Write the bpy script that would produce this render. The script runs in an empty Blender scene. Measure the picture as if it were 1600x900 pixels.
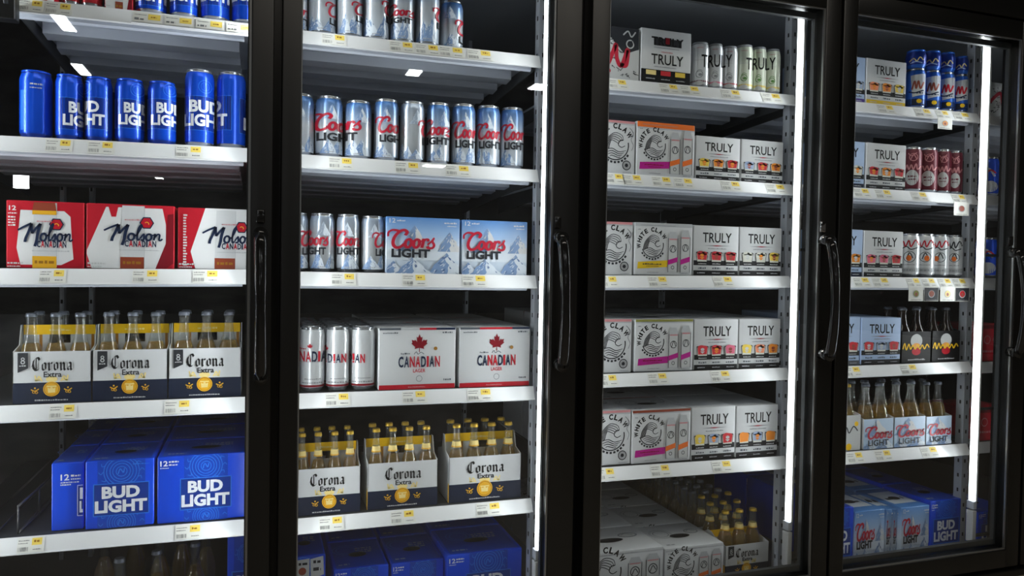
import bpy, bmesh, math, random
from mathutils import Vector, Matrix
R = random.Random(7)
SC = bpy.context.scene
COL = SC.collection
pi = math.pi
# ------------------------------------------------------------------ camera
H = 0.96                                   # lens height above the shop floor
F_PX, YAW, PIT, ROLL = 1170.0, 0.327757, -0.0248154, 0.0171834
CX, CY = -0.0420669, -1.8827
def cam_axes():
    cy, sy = math.cos(YAW), math.sin(YAW)
    f = Vector((sy*math.cos(PIT), cy*math.cos(PIT), math.sin(PIT)))
    r = Vector((cy, -sy, 0)); u = r.cross(f)
    c, s = math.cos(ROLL), math.sin(ROLL)
    return c*r+s*u, -s*r+c*u, f
AR, AU, AF = cam_axes()
cd = bpy.data.cameras.new('camera'); cam = bpy.data.objects.new('camera', cd); COL.objects.link(cam)
cd.sensor_width = 36; cd.lens = F_PX/1600*36; cd.clip_start = 0.05
cam.matrix_world = Matrix(((AR.x, AU.x, -AF.x, CX), (AR.y, AU.y, -AF.y, CY), (AR.z, AU.z, -AF.z, H), (0, 0, 0, 1)))
SC.camera = cam
# ------------------------------------------------------------------ world and exposure
SC.view_settings.view_transform = 'Standard'
SC.view_settings.look = 'None'
SC.view_settings.exposure = 0.0
SC.view_settings.gamma = 1.0
SC.view_settings.use_curve_mapping = False
w = bpy.data.worlds.new('dim_shop'); SC.world = w; w.use_nodes = True
w.node_tree.nodes['Background'].inputs[0].default_value = (1.0, 0.93, 0.82, 1)
w.node_tree.nodes['Background'].inputs[1].default_value = 0.035
LENS_GLOW = 9.0                                            # the frosted lens itself
STRIP_LEFT = [1.9, 1.35, 1.2, 1.2, .8]; STRIP_RIGHT = [2.3, 1.3, .25, .25, .4]   # watts of each strip, facing left / right
STRIP_SPREAD = 105
CEIL_LAMP = 60.0
AISLE_W = 26.0
# dim fill light added high above the aisle, kept out of sight
ld = bpy.data.lights.new('aisle_fill', 'AREA'); ld.shape = 'RECTANGLE'; ld.size = 3.2; ld.size_y = 0.3; ld.energy = AISLE_W; ld.color = (1, .93, .82)
lo = bpy.data.objects.new('aisle_fill', ld); COL.objects.link(lo); lo.location = (0.8, -1.75, 2.92)

# ------------------------------------------------------------------ pixel to place
def ray(px, py):
    return (AR*((px-800)/F_PX) - AU*((py-450)/F_PX) + AF)
def at(px, py, Y):
    d = ray(px, py); t = (Y-CY)/d.y
    return CX+t*d.x, H+t*d.z
# ------------------------------------------------------------------ materials
MATS = {}
def mat(name, rgb, rough=.5, metal=0, coat=0, emit=0, spec=None):
    if name in MATS: return MATS[name]
    m = bpy.data.materials.new(name); m.use_nodes = True
    b = m.node_tree.nodes['Principled BSDF']
    b.inputs['Base Color'].default_value = (*rgb, 1)
    b.inputs['Roughness'].default_value = rough
    b.inputs['Metallic'].default_value = metal
    if coat: b.inputs['Coat Weight'].default_value = coat; b.inputs['Coat Roughness'].default_value = .12
    if spec is not None: b.inputs['Specular IOR Level'].default_value = spec
    if emit:
        b.inputs['Emission Color'].default_value = (.93, .97, 1, 1); b.inputs['Emission Strength'].default_value = emit
    MATS[name] = m; return m
def s2l(h):
    v = [int(h[i:i+2], 16)/255 for i in (0, 2, 4)]
    return tuple(c/12.92 if c <= .04045 else ((c+.055)/1.055)**2.4 for c in v)
def ink(name, hexa, rough=.5, metal=0, coat=0): return mat(name, s2l(hexa), rough, metal, coat, spec=.16 if rough >= .45 else None)
def noisy(name, a, b, scale, rough=.5, metal=0, stretch=(1, 1, 1), bump=0):
    m = bpy.data.materials.new(name); m.use_nodes = True; nt = m.node_tree; p = nt.nodes['Principled BSDF']
    tc = nt.nodes.new('ShaderNodeTexCoord'); mp = nt.nodes.new('ShaderNodeMapping'); mp.inputs['Scale'].default_value = stretch
    n = nt.nodes.new('ShaderNodeTexNoise'); n.inputs['Scale'].default_value = scale; n.inputs['Detail'].default_value = 5
    r = nt.nodes.new('ShaderNodeValToRGB'); r.color_ramp.elements[0].color = (*a, 1); r.color_ramp.elements[1].color = (*b, 1)
    r.color_ramp.elements[0].position = .35; r.color_ramp.elements[1].position = .65
    nt.links.new(tc.outputs['Object'], mp.inputs[0]); nt.links.new(mp.outputs[0], n.inputs[0]); nt.links.new(n.outputs[0], r.inputs[0])
    nt.links.new(r.outputs[0], p.inputs['Base Color']); p.inputs['Roughness'].default_value = rough; p.inputs['Metallic'].default_value = metal
    MATS[name] = m; return m
def ramp_mat(name, stops, rough=.35, metal=.4, coat=0):
    """print that changes colour up the height of the can or box (Generated z)"""
    m = bpy.data.materials.new(name); m.use_nodes = True; nt = m.node_tree; p = nt.nodes['Principled BSDF']
    tc = nt.nodes.new('ShaderNodeTexCoord'); sx = nt.nodes.new('ShaderNodeSeparateXYZ'); r = nt.nodes.new('ShaderNodeValToRGB')
    nt.links.new(tc.outputs['Generated'], sx.inputs[0]); nt.links.new(sx.outputs[2], r.inputs[0]); nt.links.new(r.outputs[0], p.inputs['Base Color'])
    e = r.color_ramp.elements
    while len(e) < len(stops): e.new(.5)
    for k, (q, c) in enumerate(stops): e[k].position = q; e[k].color = (*s2l(c), 1)
    p.inputs['Roughness'].default_value = rough; p.inputs['Metallic'].default_value = metal
    if coat: p.inputs['Coat Weight'].default_value = coat
    MATS[name] = m; return m
def glassy(name, tint, ior, rough=0.02, diffuse=None, dmix=0):
    """clear sheet or thin shell: Fresnel reflection over tinted see-through"""
    m = bpy.data.materials.new(name); m.use_nodes = True; nt = m.node_tree; nt.nodes.clear()
    o = nt.nodes.new('ShaderNodeOutputMaterial'); t = nt.nodes.new('ShaderNodeBsdfTransparent'); t.inputs[0].default_value = (*tint, 1)
    g = nt.nodes.new('ShaderNodeBsdfGlossy'); g.inputs['Roughness'].default_value = rough
    f = nt.nodes.new('ShaderNodeFresnel'); f.inputs[0].default_value = ior
    ge = nt.nodes.new('ShaderNodeNewGeometry'); mr = nt.nodes.new('ShaderNodeMapRange'); mr.inputs['To Min'].default_value = ior; mr.inputs['To Max'].default_value = 1/ior
    nt.links.new(ge.outputs['Backfacing'], mr.inputs['Value']); nt.links.new(mr.outputs[0], f.inputs[0])
    x = nt.nodes.new('ShaderNodeMixShader'); src = t.outputs[0]
    if diffuse:
        d = nt.nodes.new('ShaderNodeBsdfDiffuse'); d.inputs[0].default_value = (*diffuse, 1)
        tr = nt.nodes.new('ShaderNodeBsdfTranslucent'); tr.inputs[0].default_value = (*diffuse, 1)
        dx = nt.nodes.new('ShaderNodeMixShader'); dx.inputs[0].default_value = .5
        nt.links.new(d.outputs[0], dx.inputs[1]); nt.links.new(tr.outputs[0], dx.inputs[2])
        y = nt.nodes.new('ShaderNodeMixShader'); y.inputs[0].default_value = dmix
        nt.links.new(t.outputs[0], y.inputs[1]); nt.links.new(dx.outputs[0], y.inputs[2]); src = y.outputs[0]
    nt.links.new(f.outputs[0], x.inputs[0]); nt.links.new(src, x.inputs[1]); nt.links.new(g.outputs[0], x.inputs[2]); nt.links.new(x.outputs[0], o.inputs[0])
    MATS[name] = m; return m
mat('black_frame', (.0065, .0065, .006), .4); mat('black_deep', (.004, .004, .004), .6); mat('black_gloss', (.012, .012, .012), .12)
mat('chrome', (.75, .76, .78), .12, 1); mat('bead', (.35, .36, .36), .3, .8); mat('galv', (.46, .49, .54), .42, .25); mat('grey_steel', (.60, .64, .72), .45, .15)
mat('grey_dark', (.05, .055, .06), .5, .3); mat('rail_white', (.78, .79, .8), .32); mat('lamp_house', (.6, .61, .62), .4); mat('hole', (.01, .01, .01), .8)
mat('wire', (.10, .10, .10), .3, .8)
mat('led_lens', (1, 1, 1), .5, emit=LENS_GLOW)
mat('ceiling_lamp_glow', (1, 1, 1), .5, emit=CEIL_LAMP)
noisy('cooler_back', (.012, .011, .009), (.06, .055, .045), 5, .6, stretch=(1, 1, 3))
noisy('floor_beige', (.42, .36, .28), (.5, .44, .35), 3, .35); noisy('wall_beige', (.40, .35, .27), (.44, .39, .31), 2, .6)
noisy('ceiling_dark', (.03, .03, .03), (.04, .04, .038), 2, .8)
glassy('door_glass', (.955, .97, .965), 1.5, .0, (.8, .8, .8), .0035)
glassy('bottle_glass', (.92, .94, .92), 1.65, .06, (.7, .72, .7), .06)
glassy('beer', (.90, .66, .17), 1.33, .05, (.66, .43, .06), .34)
glassy('dark_glass', (.12, .06, .03), 1.5, .06, (.05, .03, .02), .5)
for n, h, ro, me, co in [
    ('white', 'd9dadb', .45, 0, 0), ('card_white', 'c9cbcd', .5, 0, 0), ('off_white', 'c0c2c2', .5, 0, 0), ('black', '141416', .5, 0, 0), ('charcoal', '2c2e33', .5, 0, 0),
    ('navy', '1c2438', .5, 0, 0), ('navy_ink', '1a2742', .5, 0, 0), ('gold', 'e0a81c', .4, 0, 0), ('gold_dark', '9c6b12', .4, 0, 0), ('yellow', 'f2c21a', .5, 0, 0), ('pale_gold', 'ecd58c', .5, 0, 0),
    ('red', 'b8192a', .45, 0, 0), ('dark_red', '7d1220', .45, 0, 0), ('coors_red', 'b81532', .4, 0, 0), ('grey', '8d9094', .5, 0, 0), ('light_grey', 'b4b7ba', .5, 0, 0), ('slate', '50565e', .45, 0, 0),
    ('bud_blue', '0448dc', .34, 0, .08), ('bud_dark', '08338f', .3, 0, .3), ('bud_line', '2f79e0', .3, 0, .2), ('bud_can', '0a50dc', .25, .35, 0), ('bud_can_dark', '0b2f8a', .28, .3, 0), ('bud_mid', '0b42b8', .3, 0, .2),
    ('silver', 'd3d6da', .25, .7, 0), ('alu', 'b9bdc2', .25, .9, 0), ('letter_silver', 'e9ecf2', .35, .1, 0),
    ('sky_pale', 'b9cfe6', .4, 0, 0), ('peak_blue', '7f9cc6', .4, 0, 0), ('peak_dark', '4a689a', .4, 0, 0), ('peak_grey', '9aa7b8', .4, 0, 0), ('peak_pale', 'dbe4ee', .4, 0, 0),
    ('magenta', 'b31a86', .5, 0, 0), ('claw_yellow', 'd8b520', .5, 0, 0), ('orange', 'e2702c', .5, 0, 0), ('pinkish', 'c9888c', .5, 0, 0), ('olive', '8c8b45', .5, 0, 0), ('peach', 'e8a05c', .5, 0, 0),
    ('fruit_red', 'c8323a', .5, 0, 0), ('fruit_orange', 'e58a2e', .5, 0, 0), ('fruit_yellow', 'e3c44f', .5, 0, 0), ('fruit_pink', 'd96a86', .5, 0, 0), ('fruit_pale', 'cfcfc4', .5, 0, 0), ('fruit_blue', '98a8c6', .5, 0, 0), ('fruit_peach', 'ee8f68', .5, 0, 0),
    ('pale_blue_card', 'a9bfe0', .5, 0, 0), ('purple', '54408c', .5, 0, 0), ('maroon', '64162a', .35, .2, 0), ('brown_red', '8e3b22', .4, 0, 0), ('tag_white', 'e4e4de', .55, 0, 0), ('tag_yellow', 'f4d868', .55, 0, 0), ('tag_grey', '77797b', .6, 0, 0), ('pale_green', 'cfd6c4', .3, .2, 0), ('white_can', 'd4d7da', .28, .35, 0), ('red_can', 'b3202c', .28, .3, 0), ('blue_can2', '1f5fc0', .28, .3, 0), ('cap_gold', 'c9a437', .35, .5, 0), ('cap_grey', '6f7580', .35, .6, 0), ('cap_blue', '2b3f86', .35, .4, 0), ('green', '5e8a4a', .5, 0, 0), ('card_brown', '7a5336', .7, 0, 0)]:
    ink(n, h, ro, me, co)
ramp_mat('coors_can', [(0, 'aab8cc'), (.22, 'c9d2dc'), (.5, 'd3d8de'), (.7, '9db4d2'), (.95, '3f6fae')], .28, .45)
ramp_mat('coors_can_pale', [(0, 'b4bcc8'), (.3, 'd0d5da'), (.7, 'c8ced6'), (1, '9fb0c8')], .26, .55)
ramp_mat('coors_box', [(0, 'b4c6dc'), (.4, 'dbe5ee'), (.7, '9dbce2'), (1, '4f86c8')], .4, 0, .15)

# ------------------------------------------------------------------ mesh builder
class MB:
    def __init__(s): s.v = []; s.f = []; s.m = []; s.names = []; s.smooth = []
    def mi(s, n):
        if n not in s.names: s.names.append(n)
        return s.names.index(n)
    def add(s, vs, fs, m, smooth=False):
        b = len(s.v); i = s.mi(m); s.v += [tuple(v) for v in vs]
        for f in fs: s.f.append([b+k for k in f]); s.m.append(i); s.smooth.append(smooth)
        return s
    def box(s, x0, x1, y0, y1, z0, z1, m, bevel=0):
        if bevel:
            bm = bmesh.new(); bmesh.ops.create_cube(bm, size=1)
            for v in bm.verts: v.co = Vector(((x0+x1)/2+v.co.x*(x1-x0), (y0+y1)/2+v.co.y*(y1-y0), (z0+z1)/2+v.co.z*(z1-z0)))
            bmesh.ops.bevel(bm, geom=bm.edges[:], offset=bevel, segments=2, profile=.6, affect='EDGES')
            bm.verts.index_update(); s.add([v.co[:] for v in bm.verts], [[v.index for v in f.verts] for f in bm.faces], m, True); bm.free(); return s
        vs = [(x, y, z) for x in (x0, x1) for y in (y0, y1) for z in (z0, z1)]
        return s.add(vs, [(0, 1, 3, 2), (4, 6, 7, 5), (0, 4, 5, 1), (2, 3, 7, 6), (0, 2, 6, 4), (1, 5, 7, 3)], m)
    def prism(s, pts, y0, y1, m):
        """outline in x,z given thickness along y"""
        n = len(pts); vs = [(p[0], y0, p[1]) for p in pts]+[(p[0], y1, p[1]) for p in pts]
        return s.add(vs, [list(range(n)), list(range(2*n-1, n-1, -1))]+[(k, k+n, (k+1) % n+n, (k+1) % n) for k in range(n)], m)
    def sect(s, pts, x0, x1, m, z_tilt=0):
        """outline in y,z pulled along x"""
        n = len(pts); vs = [(x0, p[0], p[1]) for p in pts]+[(x1, p[0], p[1]+z_tilt) for p in pts]
        return s.add(vs, [list(range(n)), list(range(2*n-1, n-1, -1))]+[(k, k+n, (k+1) % n+n, (k+1) % n) for k in range(n)], m)
    def lathe(s, prof, m, n=28, cx=0, cy=0, cap=True, mats=None):
        vs = [(cx+r*math.cos(2*pi*k/n), cy+r*math.sin(2*pi*k/n), z) for r, z in prof for k in range(n)]
        for i in range(len(prof)-1):
            b = len(s.v) if i == 0 else b
            if i == 0: s.v += vs
            mm = s.mi(mats[i] if mats else m)
            for k in range(n):
                s.f.append([b+i*n+k, b+i*n+(k+1) % n, b+(i+1)*n+(k+1) % n, b+(i+1)*n+k]); s.m.append(mm); s.smooth.append(True)
        if cap:
            for i, fl in ((0, True), (len(prof)-1, False)):
                f = [b+i*n+k for k in range(n)]
                s.f.append(f[::-1] if fl else f); s.m.append(s.mi(mats[min(i, len(prof)-2)] if mats else m)); s.smooth.append(False)
        return s
    def tube(s, pts, r, m, n=8):
        pts = [Vector(p) for p in pts]; rings = []
        for i, p in enumerate(pts):
            d = (pts[min(i+1, len(pts)-1)]-pts[max(i-1, 0)]).normalized()
            a = d.orthogonal().normalized() if i == 0 else (a-d*a.dot(d)).normalized()
            b = d.cross(a)
            rr = r[i] if isinstance(r, (list, tuple)) else r
            rings.append([p+a*rr*math.cos(2*pi*k/n)+b*rr*math.sin(2*pi*k/n) for k in range(n)])
        vs = [v for g in rings for v in g]
        fs = [(i*n+k, i*n+(k+1) % n, (i+1)*n+(k+1) % n, (i+1)*n+k) for i in range(len(pts)-1) for k in range(n)]
        fs += [list(range(n))[::-1], [(len(pts)-1)*n+k for k in range(n)]]
        return s.add(vs, fs, m, True)
    def mesh(s, name):
        me = bpy.data.meshes.new(name); me.from_pydata(s.v, [], s.f)
        for n in s.names: me.materials.append(MATS[n])
        me.polygons.foreach_set('material_index', s.m); me.polygons.foreach_set('use_smooth', s.smooth); me.update(); return me
    def build(s, name, parent=None, loc=None):
        o = bpy.data.objects.new(name, s.mesh(name)); COL.objects.link(o)
        if parent: o.parent = parent
        if loc: o.location = loc
        return o
def tag(o, label, cat, group=None):
    o['label'] = label; o['category'] = cat
    if group: o['group'] = group
    return o
def empty(name, loc=(0, 0, 0)):
    o = bpy.data.objects.new(name, None); COL.objects.link(o); o.location = loc; o.empty_display_size = .05; return o
def struct(o): o['kind'] = 'structure'; return o
def dup(root, loc, rz=None):
    r = root.copy(); COL.objects.link(r); r.location = loc
    if rz is not None: r.rotation_euler.z = rz
    for k in ('label', 'group'):
        if k in r: del r[k]
    for ch in list(root.children):
        c = ch.copy(); COL.objects.link(c); c.parent = r
        for g in ch.children:
            d = g.copy(); COL.objects.link(d); d.parent = c
    return r

# ------------------------------------------------------------------ lettering and printed shapes (lists of 2-D polygons)
_TX = {}
def text_unit(t, bold=0):
    if (t, bold) in _TX: return _TX[t, bold]
    c = bpy.data.curves.new('lettering', 'FONT'); c.body = t; c.size = 1; c.offset = bold; c.resolution_u = 3
    o = bpy.data.objects.new('lettering', c); COL.objects.link(o)
    dg = bpy.context.evaluated_depsgraph_get(); dg.update(); ev = o.evaluated_get(dg); me = ev.to_mesh()
    ps = [[(me.vertices[i].co.x, me.vertices[i].co.y) for i in p.vertices] for p in me.polygons]
    ev.to_mesh_clear(); bpy.data.objects.remove(o); bpy.data.curves.remove(c)
    xs = [q[0] for p in ps for q in p]; ys = [q[1] for p in ps for q in p]
    x0, x1, y0, y1 = min(xs), max(xs), min(ys), max(ys)
    _TX[t, bold] = ([[((q[0]-x0)/(x1-x0), (q[1]-y0)/(y1-y0)) for q in p] for p in ps], (x1-x0)/(y1-y0))
    return _TX[t, bold]
def T(t, x0, x1, z0, z1, bold=0):
    ps, a = text_unit(t, bold)
    return [[(x0+q[0]*(x1-x0), z0+q[1]*(z1-z0)) for q in p] for p in ps]
def word(t, x0, x1, z0, z1, bold, colours, gap=.12):
    wd = [.42 if c == 'I' else 1 for c in t]; u = (x1-x0)/(sum(wd)+gap*(len(t)-1)); x = x0; out = []
    for c, q, m in zip(t, wd, colours):
        out.append((m, T(c, x, x+u*q, z0, z1, bold))); x += u*(q+gap)
    return out
def rect(x0, x1, z0, z1): return [[(x0, z0), (x1, z0), (x1, z1), (x0, z1)]]
def ell(cx, cz, rx, rz=None, n=24, a0=0, a1=2*pi):
    rz = rz or rx
    return [[(cx+rx*math.cos(a0+(a1-a0)*k/n), cz+rz*math.sin(a0+(a1-a0)*k/n)) for k in range(n+(0 if a1-a0 > 6.28 else 1))]]
def ring(cx, cz, r0, r1, a0=0, a1=2*pi, n=28):
    P = lambda r, a: (cx+r*math.cos(a), cz+r*math.sin(a)); st = (a1-a0)/n
    return [[P(r0, a0+k*st), P(r1, a0+k*st), P(r1, a0+(k+1)*st), P(r0, a0+(k+1)*st)] for k in range(n)]
def frame(x0, x1, z0, z1, t): return rect(x0, x1, z0, z0+t)+rect(x0, x1, z1-t, z1)+rect(x0, x0+t, z0+t, z1-t)+rect(x1-t, x1, z0+t, z1-t)
def curve(pts, n=6, closed=False):
    m = len(pts); out = []
    for i in range(m if closed else m-1):
        g = lambda k: pts[k % m] if closed else pts[max(0, min(m-1, k))]
        a, b, c, d = g(i-1), g(i), g(i+1), g(i+2)
        for k in range(n):
            t = k/n
            out.append(tuple(.5*(2*b[j]+(c[j]-a[j])*t+(2*a[j]-5*b[j]+4*c[j]-d[j])*t*t+(3*b[j]-a[j]-3*c[j]+d[j])*t**3) for j in (0, 1)))
    out.append(pts[0] if closed else pts[-1]); return out
def stroke(pts, w0, w1=None, taper=False, n=6, closed=False, raw=False):
    c = pts if raw else curve(pts, n, closed); L = len(c); q = []
    for i, p in enumerate(c):
        a, b = c[max(i-1, 0)], c[min(i+1, L-1)]
        if closed and i in (0, L-1): a, b = c[L-2], c[1]
        dx, dy = b[0]-a[0], b[1]-a[1]; l = math.hypot(dx, dy) or 1
        t = i/(L-1); wd = w0+((w1 if w1 is not None else w0)-w0)*t
        if taper: wd *= .25+.75*math.sin(pi*min(max(t, .04), .96))**.6
        q.append(((p[0]-dy/l*wd/2, p[1]+dx/l*wd/2), (p[0]+dy/l*wd/2, p[1]-dx/l*wd/2)))
    return [[q[i][0], q[i+1][0], q[i+1][1], q[i][1]] for i in range(L-1)]
def nib(pts, w, ang=.7):
    a, b = math.cos(ang)*w/2, math.sin(ang)*w/2; out = []
    for p, q in zip(pts, pts[1:]):
        out.append([(p[0]-a, p[1]-b), (p[0]+a, p[1]+b), (q[0]+a, q[1]+b), (q[0]-a, q[1]-b)])
    return out
def fit(ps, x0, x1, z0, z1):
    xs = [q[0] for p in ps for q in p]; ys = [q[1] for p in ps for q in p]
    a, b, c, d = min(xs), max(xs), min(ys), max(ys)
    return [[(x0+(q[0]-a)/(b-a)*(x1-x0), z0+(q[1]-c)/(d-c)*(z1-z0)) for q in p] for p in ps]
def shear(ps, k): return [[(q[0]+k*q[1], q[1]) for q in p] for p in ps]
def ellpts(cx, cy, rx, ry, a0=1.2, turn=2*pi*1.05, n=12): return [(cx+rx*math.cos(a0+turn*k/n), cy+ry*math.sin(a0+turn*k/n)) for k in range(n+1)]
def script_a():
    """big looped capital then o o r s, red brush script"""
    p = stroke([(.50, .70), (.56, .88), (.42, 1.0), (.22, .90), (.06, .60), (.04, .25), (.18, .02), (.38, .04), (.54, .22)], .15, .15)
    p += stroke([(-.22, .62), (-.24, .84), (-.10, .98), (.10, .97), (.22, .90)], .08, .14)
    for cx in (.70, 1.06): p += stroke(ellpts(cx, .26, .13, .23), .14, .14)
    p += stroke([(.80, .44), (.9, .40), (1.0, .46)], .08)+stroke([(1.16, .44), (1.26, .40), (1.33, .52)], .08)
    p += stroke([(1.33, .55), (1.34, .30), (1.32, .02)], .14)+stroke([(1.33, .30), (1.42, .50), (1.53, .50), (1.55, .40)], .09, .14)
    p += stroke([(1.55, .2), (1.7, .4), (1.78, .58), (1.74, .40), (1.84, .20), (1.80, .03), (1.62, .02), (1.56, .12)], .09, .14)
    return shear(p, .14)
def script_b():
    """brush capital M then o l s o n, navy"""
    p = stroke([(-.42, .62), (-.15, .80), (.22, 1.0)], .10, .13)+stroke([(.22, 1.0), (.12, .55), (.02, .22), (.0, .0)], .13, .15)
    p += stroke([(.22, 1.0), (.26, .7), (.30, .46)], .15, .12)+stroke([(.30, .46), (.48, .76), (.66, 1.0)], .12, .13)+stroke([(.66, 1.0), (.58, .5), (.56, .1), (.50, -.22)], .16, .14)
    p += stroke(ellpts(.88, .28, .14, .20), .115)+stroke([(1.02, .4), (1.12, .40), (1.3, .9), (1.26, 1.0), (1.17, .78), (1.15, .3), (1.2, .1), (1.3, .18)], .09, .105)
    p += stroke([(1.3, .2), (1.44, .46), (1.47, .3), (1.46, .12), (1.34, .115)], .09, .105)+stroke(ellpts(1.70, .28, .13, .19), .115)
    p += stroke([(1.84, .40), (1.94, .42), (1.98, .46), (1.95, .1)], .07, .115)+stroke([(1.97, .25), (2.1, .46), (2.2, .42), (2.2, .15), (2.27, .10), (2.36, .2)], .09, .09)
    return shear(p, .10)
def black_letter():
    """old-style C o r o n a drawn with a broad nib"""
    w = .19
    p = nib([(.60, .80), (.48, .98), (.30, .94), (.14, .78), (.08, .5), (.12, .22), (.30, .04), (.46, .05), (.60, .20)], w)+nib([(.34, .90), (.34, .12)], .09, .3)+nib([(-.04, .30), (.08, .52)], .1)
    def o(x): return nib([(x, .50), (x, .14), (x+.10, .03), (x+.26, .12), (x+.26, .50), (x+.14, .60), (x, .50)], .15)
    p += o(.82)
    p += nib([(1.30, .60), (1.34, .52), (1.34, .08), (1.40, .02)], .17)+nib([(1.40, .48), (1.50, .60), (1.58, .52)], .17)
    p += o(1.76)
    p += nib([(2.22, .60), (2.28, .52), (2.28, .08), (2.34, .02)], .17)+nib([(2.30, .48), (2.42, .60), (2.54, .50), (2.54, .08), (2.62, .02)], .17)
    p += nib([(2.82, .52), (2.94, .60), (3.06, .52), (3.06, .08), (3.14, .02)], .17)+nib([(3.04, .32), (2.86, .26), (2.80, .12), (2.90, .03), (3.04, .12)], .13)
    return p
CC = ['navy_ink', 'navy_ink', 'red', 'red', 'navy_ink', 'red', 'navy_ink', 'red']
CM = ['navy_ink', 'red', 'navy_ink', 'red', 'navy_ink', 'navy_ink', 'red', 'navy_ink']
SA, SB, BL = script_a(), script_b(), black_letter()
LEAF = [(0, -.55), (.04, -.55), (.03, -.2), (.42, -.3), (.36, -.12), (.72, .18), (.62, .24), (.68, .5), (.44, .42), (.40, .52), (.2, .3), (.26, .75), (.12, .68), (0, 1)]
LEAF = LEAF[1:]+[(-x, y) for x, y in LEAF[::-1][1:-1]]+[(-.04, -.55)]
def leaf(cx, cz, s):
    c = (cx, cz+.1*s); P = [(cx+x*s, cz+z*s) for x, z in LEAF]
    return [[c, P[k], P[(k+1) % len(P)]] for k in range(len(P))]
def lines(x0, x1, z, h, n, rr):
    """row of illegible small print"""
    out = []; x = x0
    while x < x1-.0005:
        wd = rr.uniform(.5, 1.6)*h; out += rect(x, min(x+wd, x1), z, z+h*rr.uniform(.6, 1)); x += wd+.35*h
    return out
def peak(cx, z0, wd, hg, rr, dark='peak_dark', light='peak_pale', mid='peak_blue'):
    """one mountain: ragged outline, shaded and snowy flanks, broken ridges"""
    n = 7; Lp = [(cx-wd/2*k/n*rr.uniform(.86, 1.12), z0+hg*(1-k/n)+(hg*.03*rr.uniform(-1, 1) if 0 < k < n else 0)) for k in range(n+1)]
    Rp = [(cx+wd/2*k/n*rr.uniform(.86, 1.12), z0+hg*(1-k/n)+(hg*.03*rr.uniform(-1, 1) if 0 < k < n else 0)) for k in range(n+1)]
    M_ = [(cx+wd*.05*rr.uniform(-1, 1.6)*(k > 0), z0+hg*(1-k/n)) for k in range(n+1)]
    g = [(mid, [[Lp[k], Lp[k+1], M_[k+1], M_[k]] for k in range(n)]), (light, [[M_[k], M_[k+1], Rp[k+1], Rp[k]] for k in range(n)])]
    a, b = [], []
    for i in range(26):
        t = rr.uniform(.05, .95); sd = rr.choice((-1, -1, 1)); u = rr.uniform(0, .85); x = cx+sd*wd/2*t*u; z = z0+hg*(1-t)
        ln = hg*rr.uniform(.06, .2); sl = sd*wd*.5/hg*rr.uniform(.5, 1.1); zb = max(z-ln, z0)
        sh = [(x, z), (x+sl*ln+wd*.015, zb), (x+sl*ln-wd*rr.uniform(.01, .035), zb)]
        (a if (sd < 0) == (rr.random() < .62) else b).append(sh)
    return g+[(light, a), (dark, b)]
def scaled(ps, s, ox=0, oz=0): return [[(q[0]*s+ox, q[1]*s+oz) for q in p] for p in ps]
def put_flat(mb, gfx, y=0, step=.00014):
    for k, (m, ps) in enumerate(gfx):
        yy = y-step*(k+1)
        for p in ps: mb.add([(q[0], yy, q[1]) for q in p], [list(range(len(p)))], m)
def put_top(mb, gfx, z, step=.00035):
    for k, (m, ps) in enumerate(gfx):
        for p in ps: mb.add([(q[0], q[1], z+step*(k+1)) for q in p], [list(range(len(p)))], m)
def put_side(mb, gfx, x, sgn=-1, step=.00035):
    for k, (m, ps) in enumerate(gfx):
        for p in ps: mb.add([(x+sgn*step*(k+1), q[0], q[1]) for q in p], [list(range(len(p)))], m)
def clipx(p, x0, x1):
    for s, X in ((1, x0), (-1, x1)):
        out = []
        for i in range(len(p)):
            a, b = p[i], p[(i+1) % len(p)]; ia, ib = s*(a[0]-X) >= 0, s*(b[0]-X) >= 0
            if ia: out.append(a)
            if ia != ib:
                t = (X-a[0])/(b[0]-a[0]); out.append((X, a[1]+t*(b[1]-a[1])))
        p = out
        if len(p) < 3: return []
    return p
def put_round(mb, gfx, r, step=.00007, lim=.985):
    """flat artwork laid round the front of a can"""
    cuts = [r*lim*math.sin(-pi/2+pi*k/14) for k in range(15)]
    for k, (m, ps) in enumerate(gfx):
        rr = r+step*(k+1)
        for p in ps:
            xs = [q[0] for q in p]
            for a, b in zip(cuts, cuts[1:]):
                if max(xs) < a or min(xs) > b: continue
                c = clipx(p, a, b)
                if c: mb.add([(q[0]*rr/r, -math.sqrt(max(rr*rr-(q[0]*rr/r)**2, 0)), q[1]) for q in c], [list(range(len(c)))], m, True)
# ------------------------------------------------------------------ words for labels
ORD = ['first', 'second', 'third', 'fourth', 'fifth', 'sixth', 'seventh', 'eighth', 'ninth', 'tenth', 'eleventh', 'twelfth', 'thirteenth', 'fourteenth', 'fifteenth', 'sixteenth']
DOOR = {1: 'leftmost door', 2: 'second door', 3: 'third door', 4: 'fourth door', 5: 'bay past fourth door'}
SHELF = ['top shelf', 'second shelf', 'third shelf', 'fourth shelf', 'fifth shelf', 'bottom deck']
CNT = {}
def nth(d, s, key):
    k = (d, s, key); CNT[k] = CNT.get(k, 0)+1; return ORD[CNT[k]-1]
def where(d, s): return '%s, %s' % (SHELF[s], DOOR[d])

# ------------------------------------------------------------------ setting
TOP_Z = H+.875
b = MB(); b.box(-6, 10, -14, 2, -.06, 0, 'floor_beige'); struct(b.build('floor'))
b = MB(); b.box(-6, 10, -14, 2, 3.0, 3.06, 'ceiling_dark'); struct(b.build('ceiling'))
b = MB(); b.box(-6, 10, -.15, -.03, TOP_Z+.012, 3.0, 'wall_beige'); struct(b.build('wall_above'))

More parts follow.
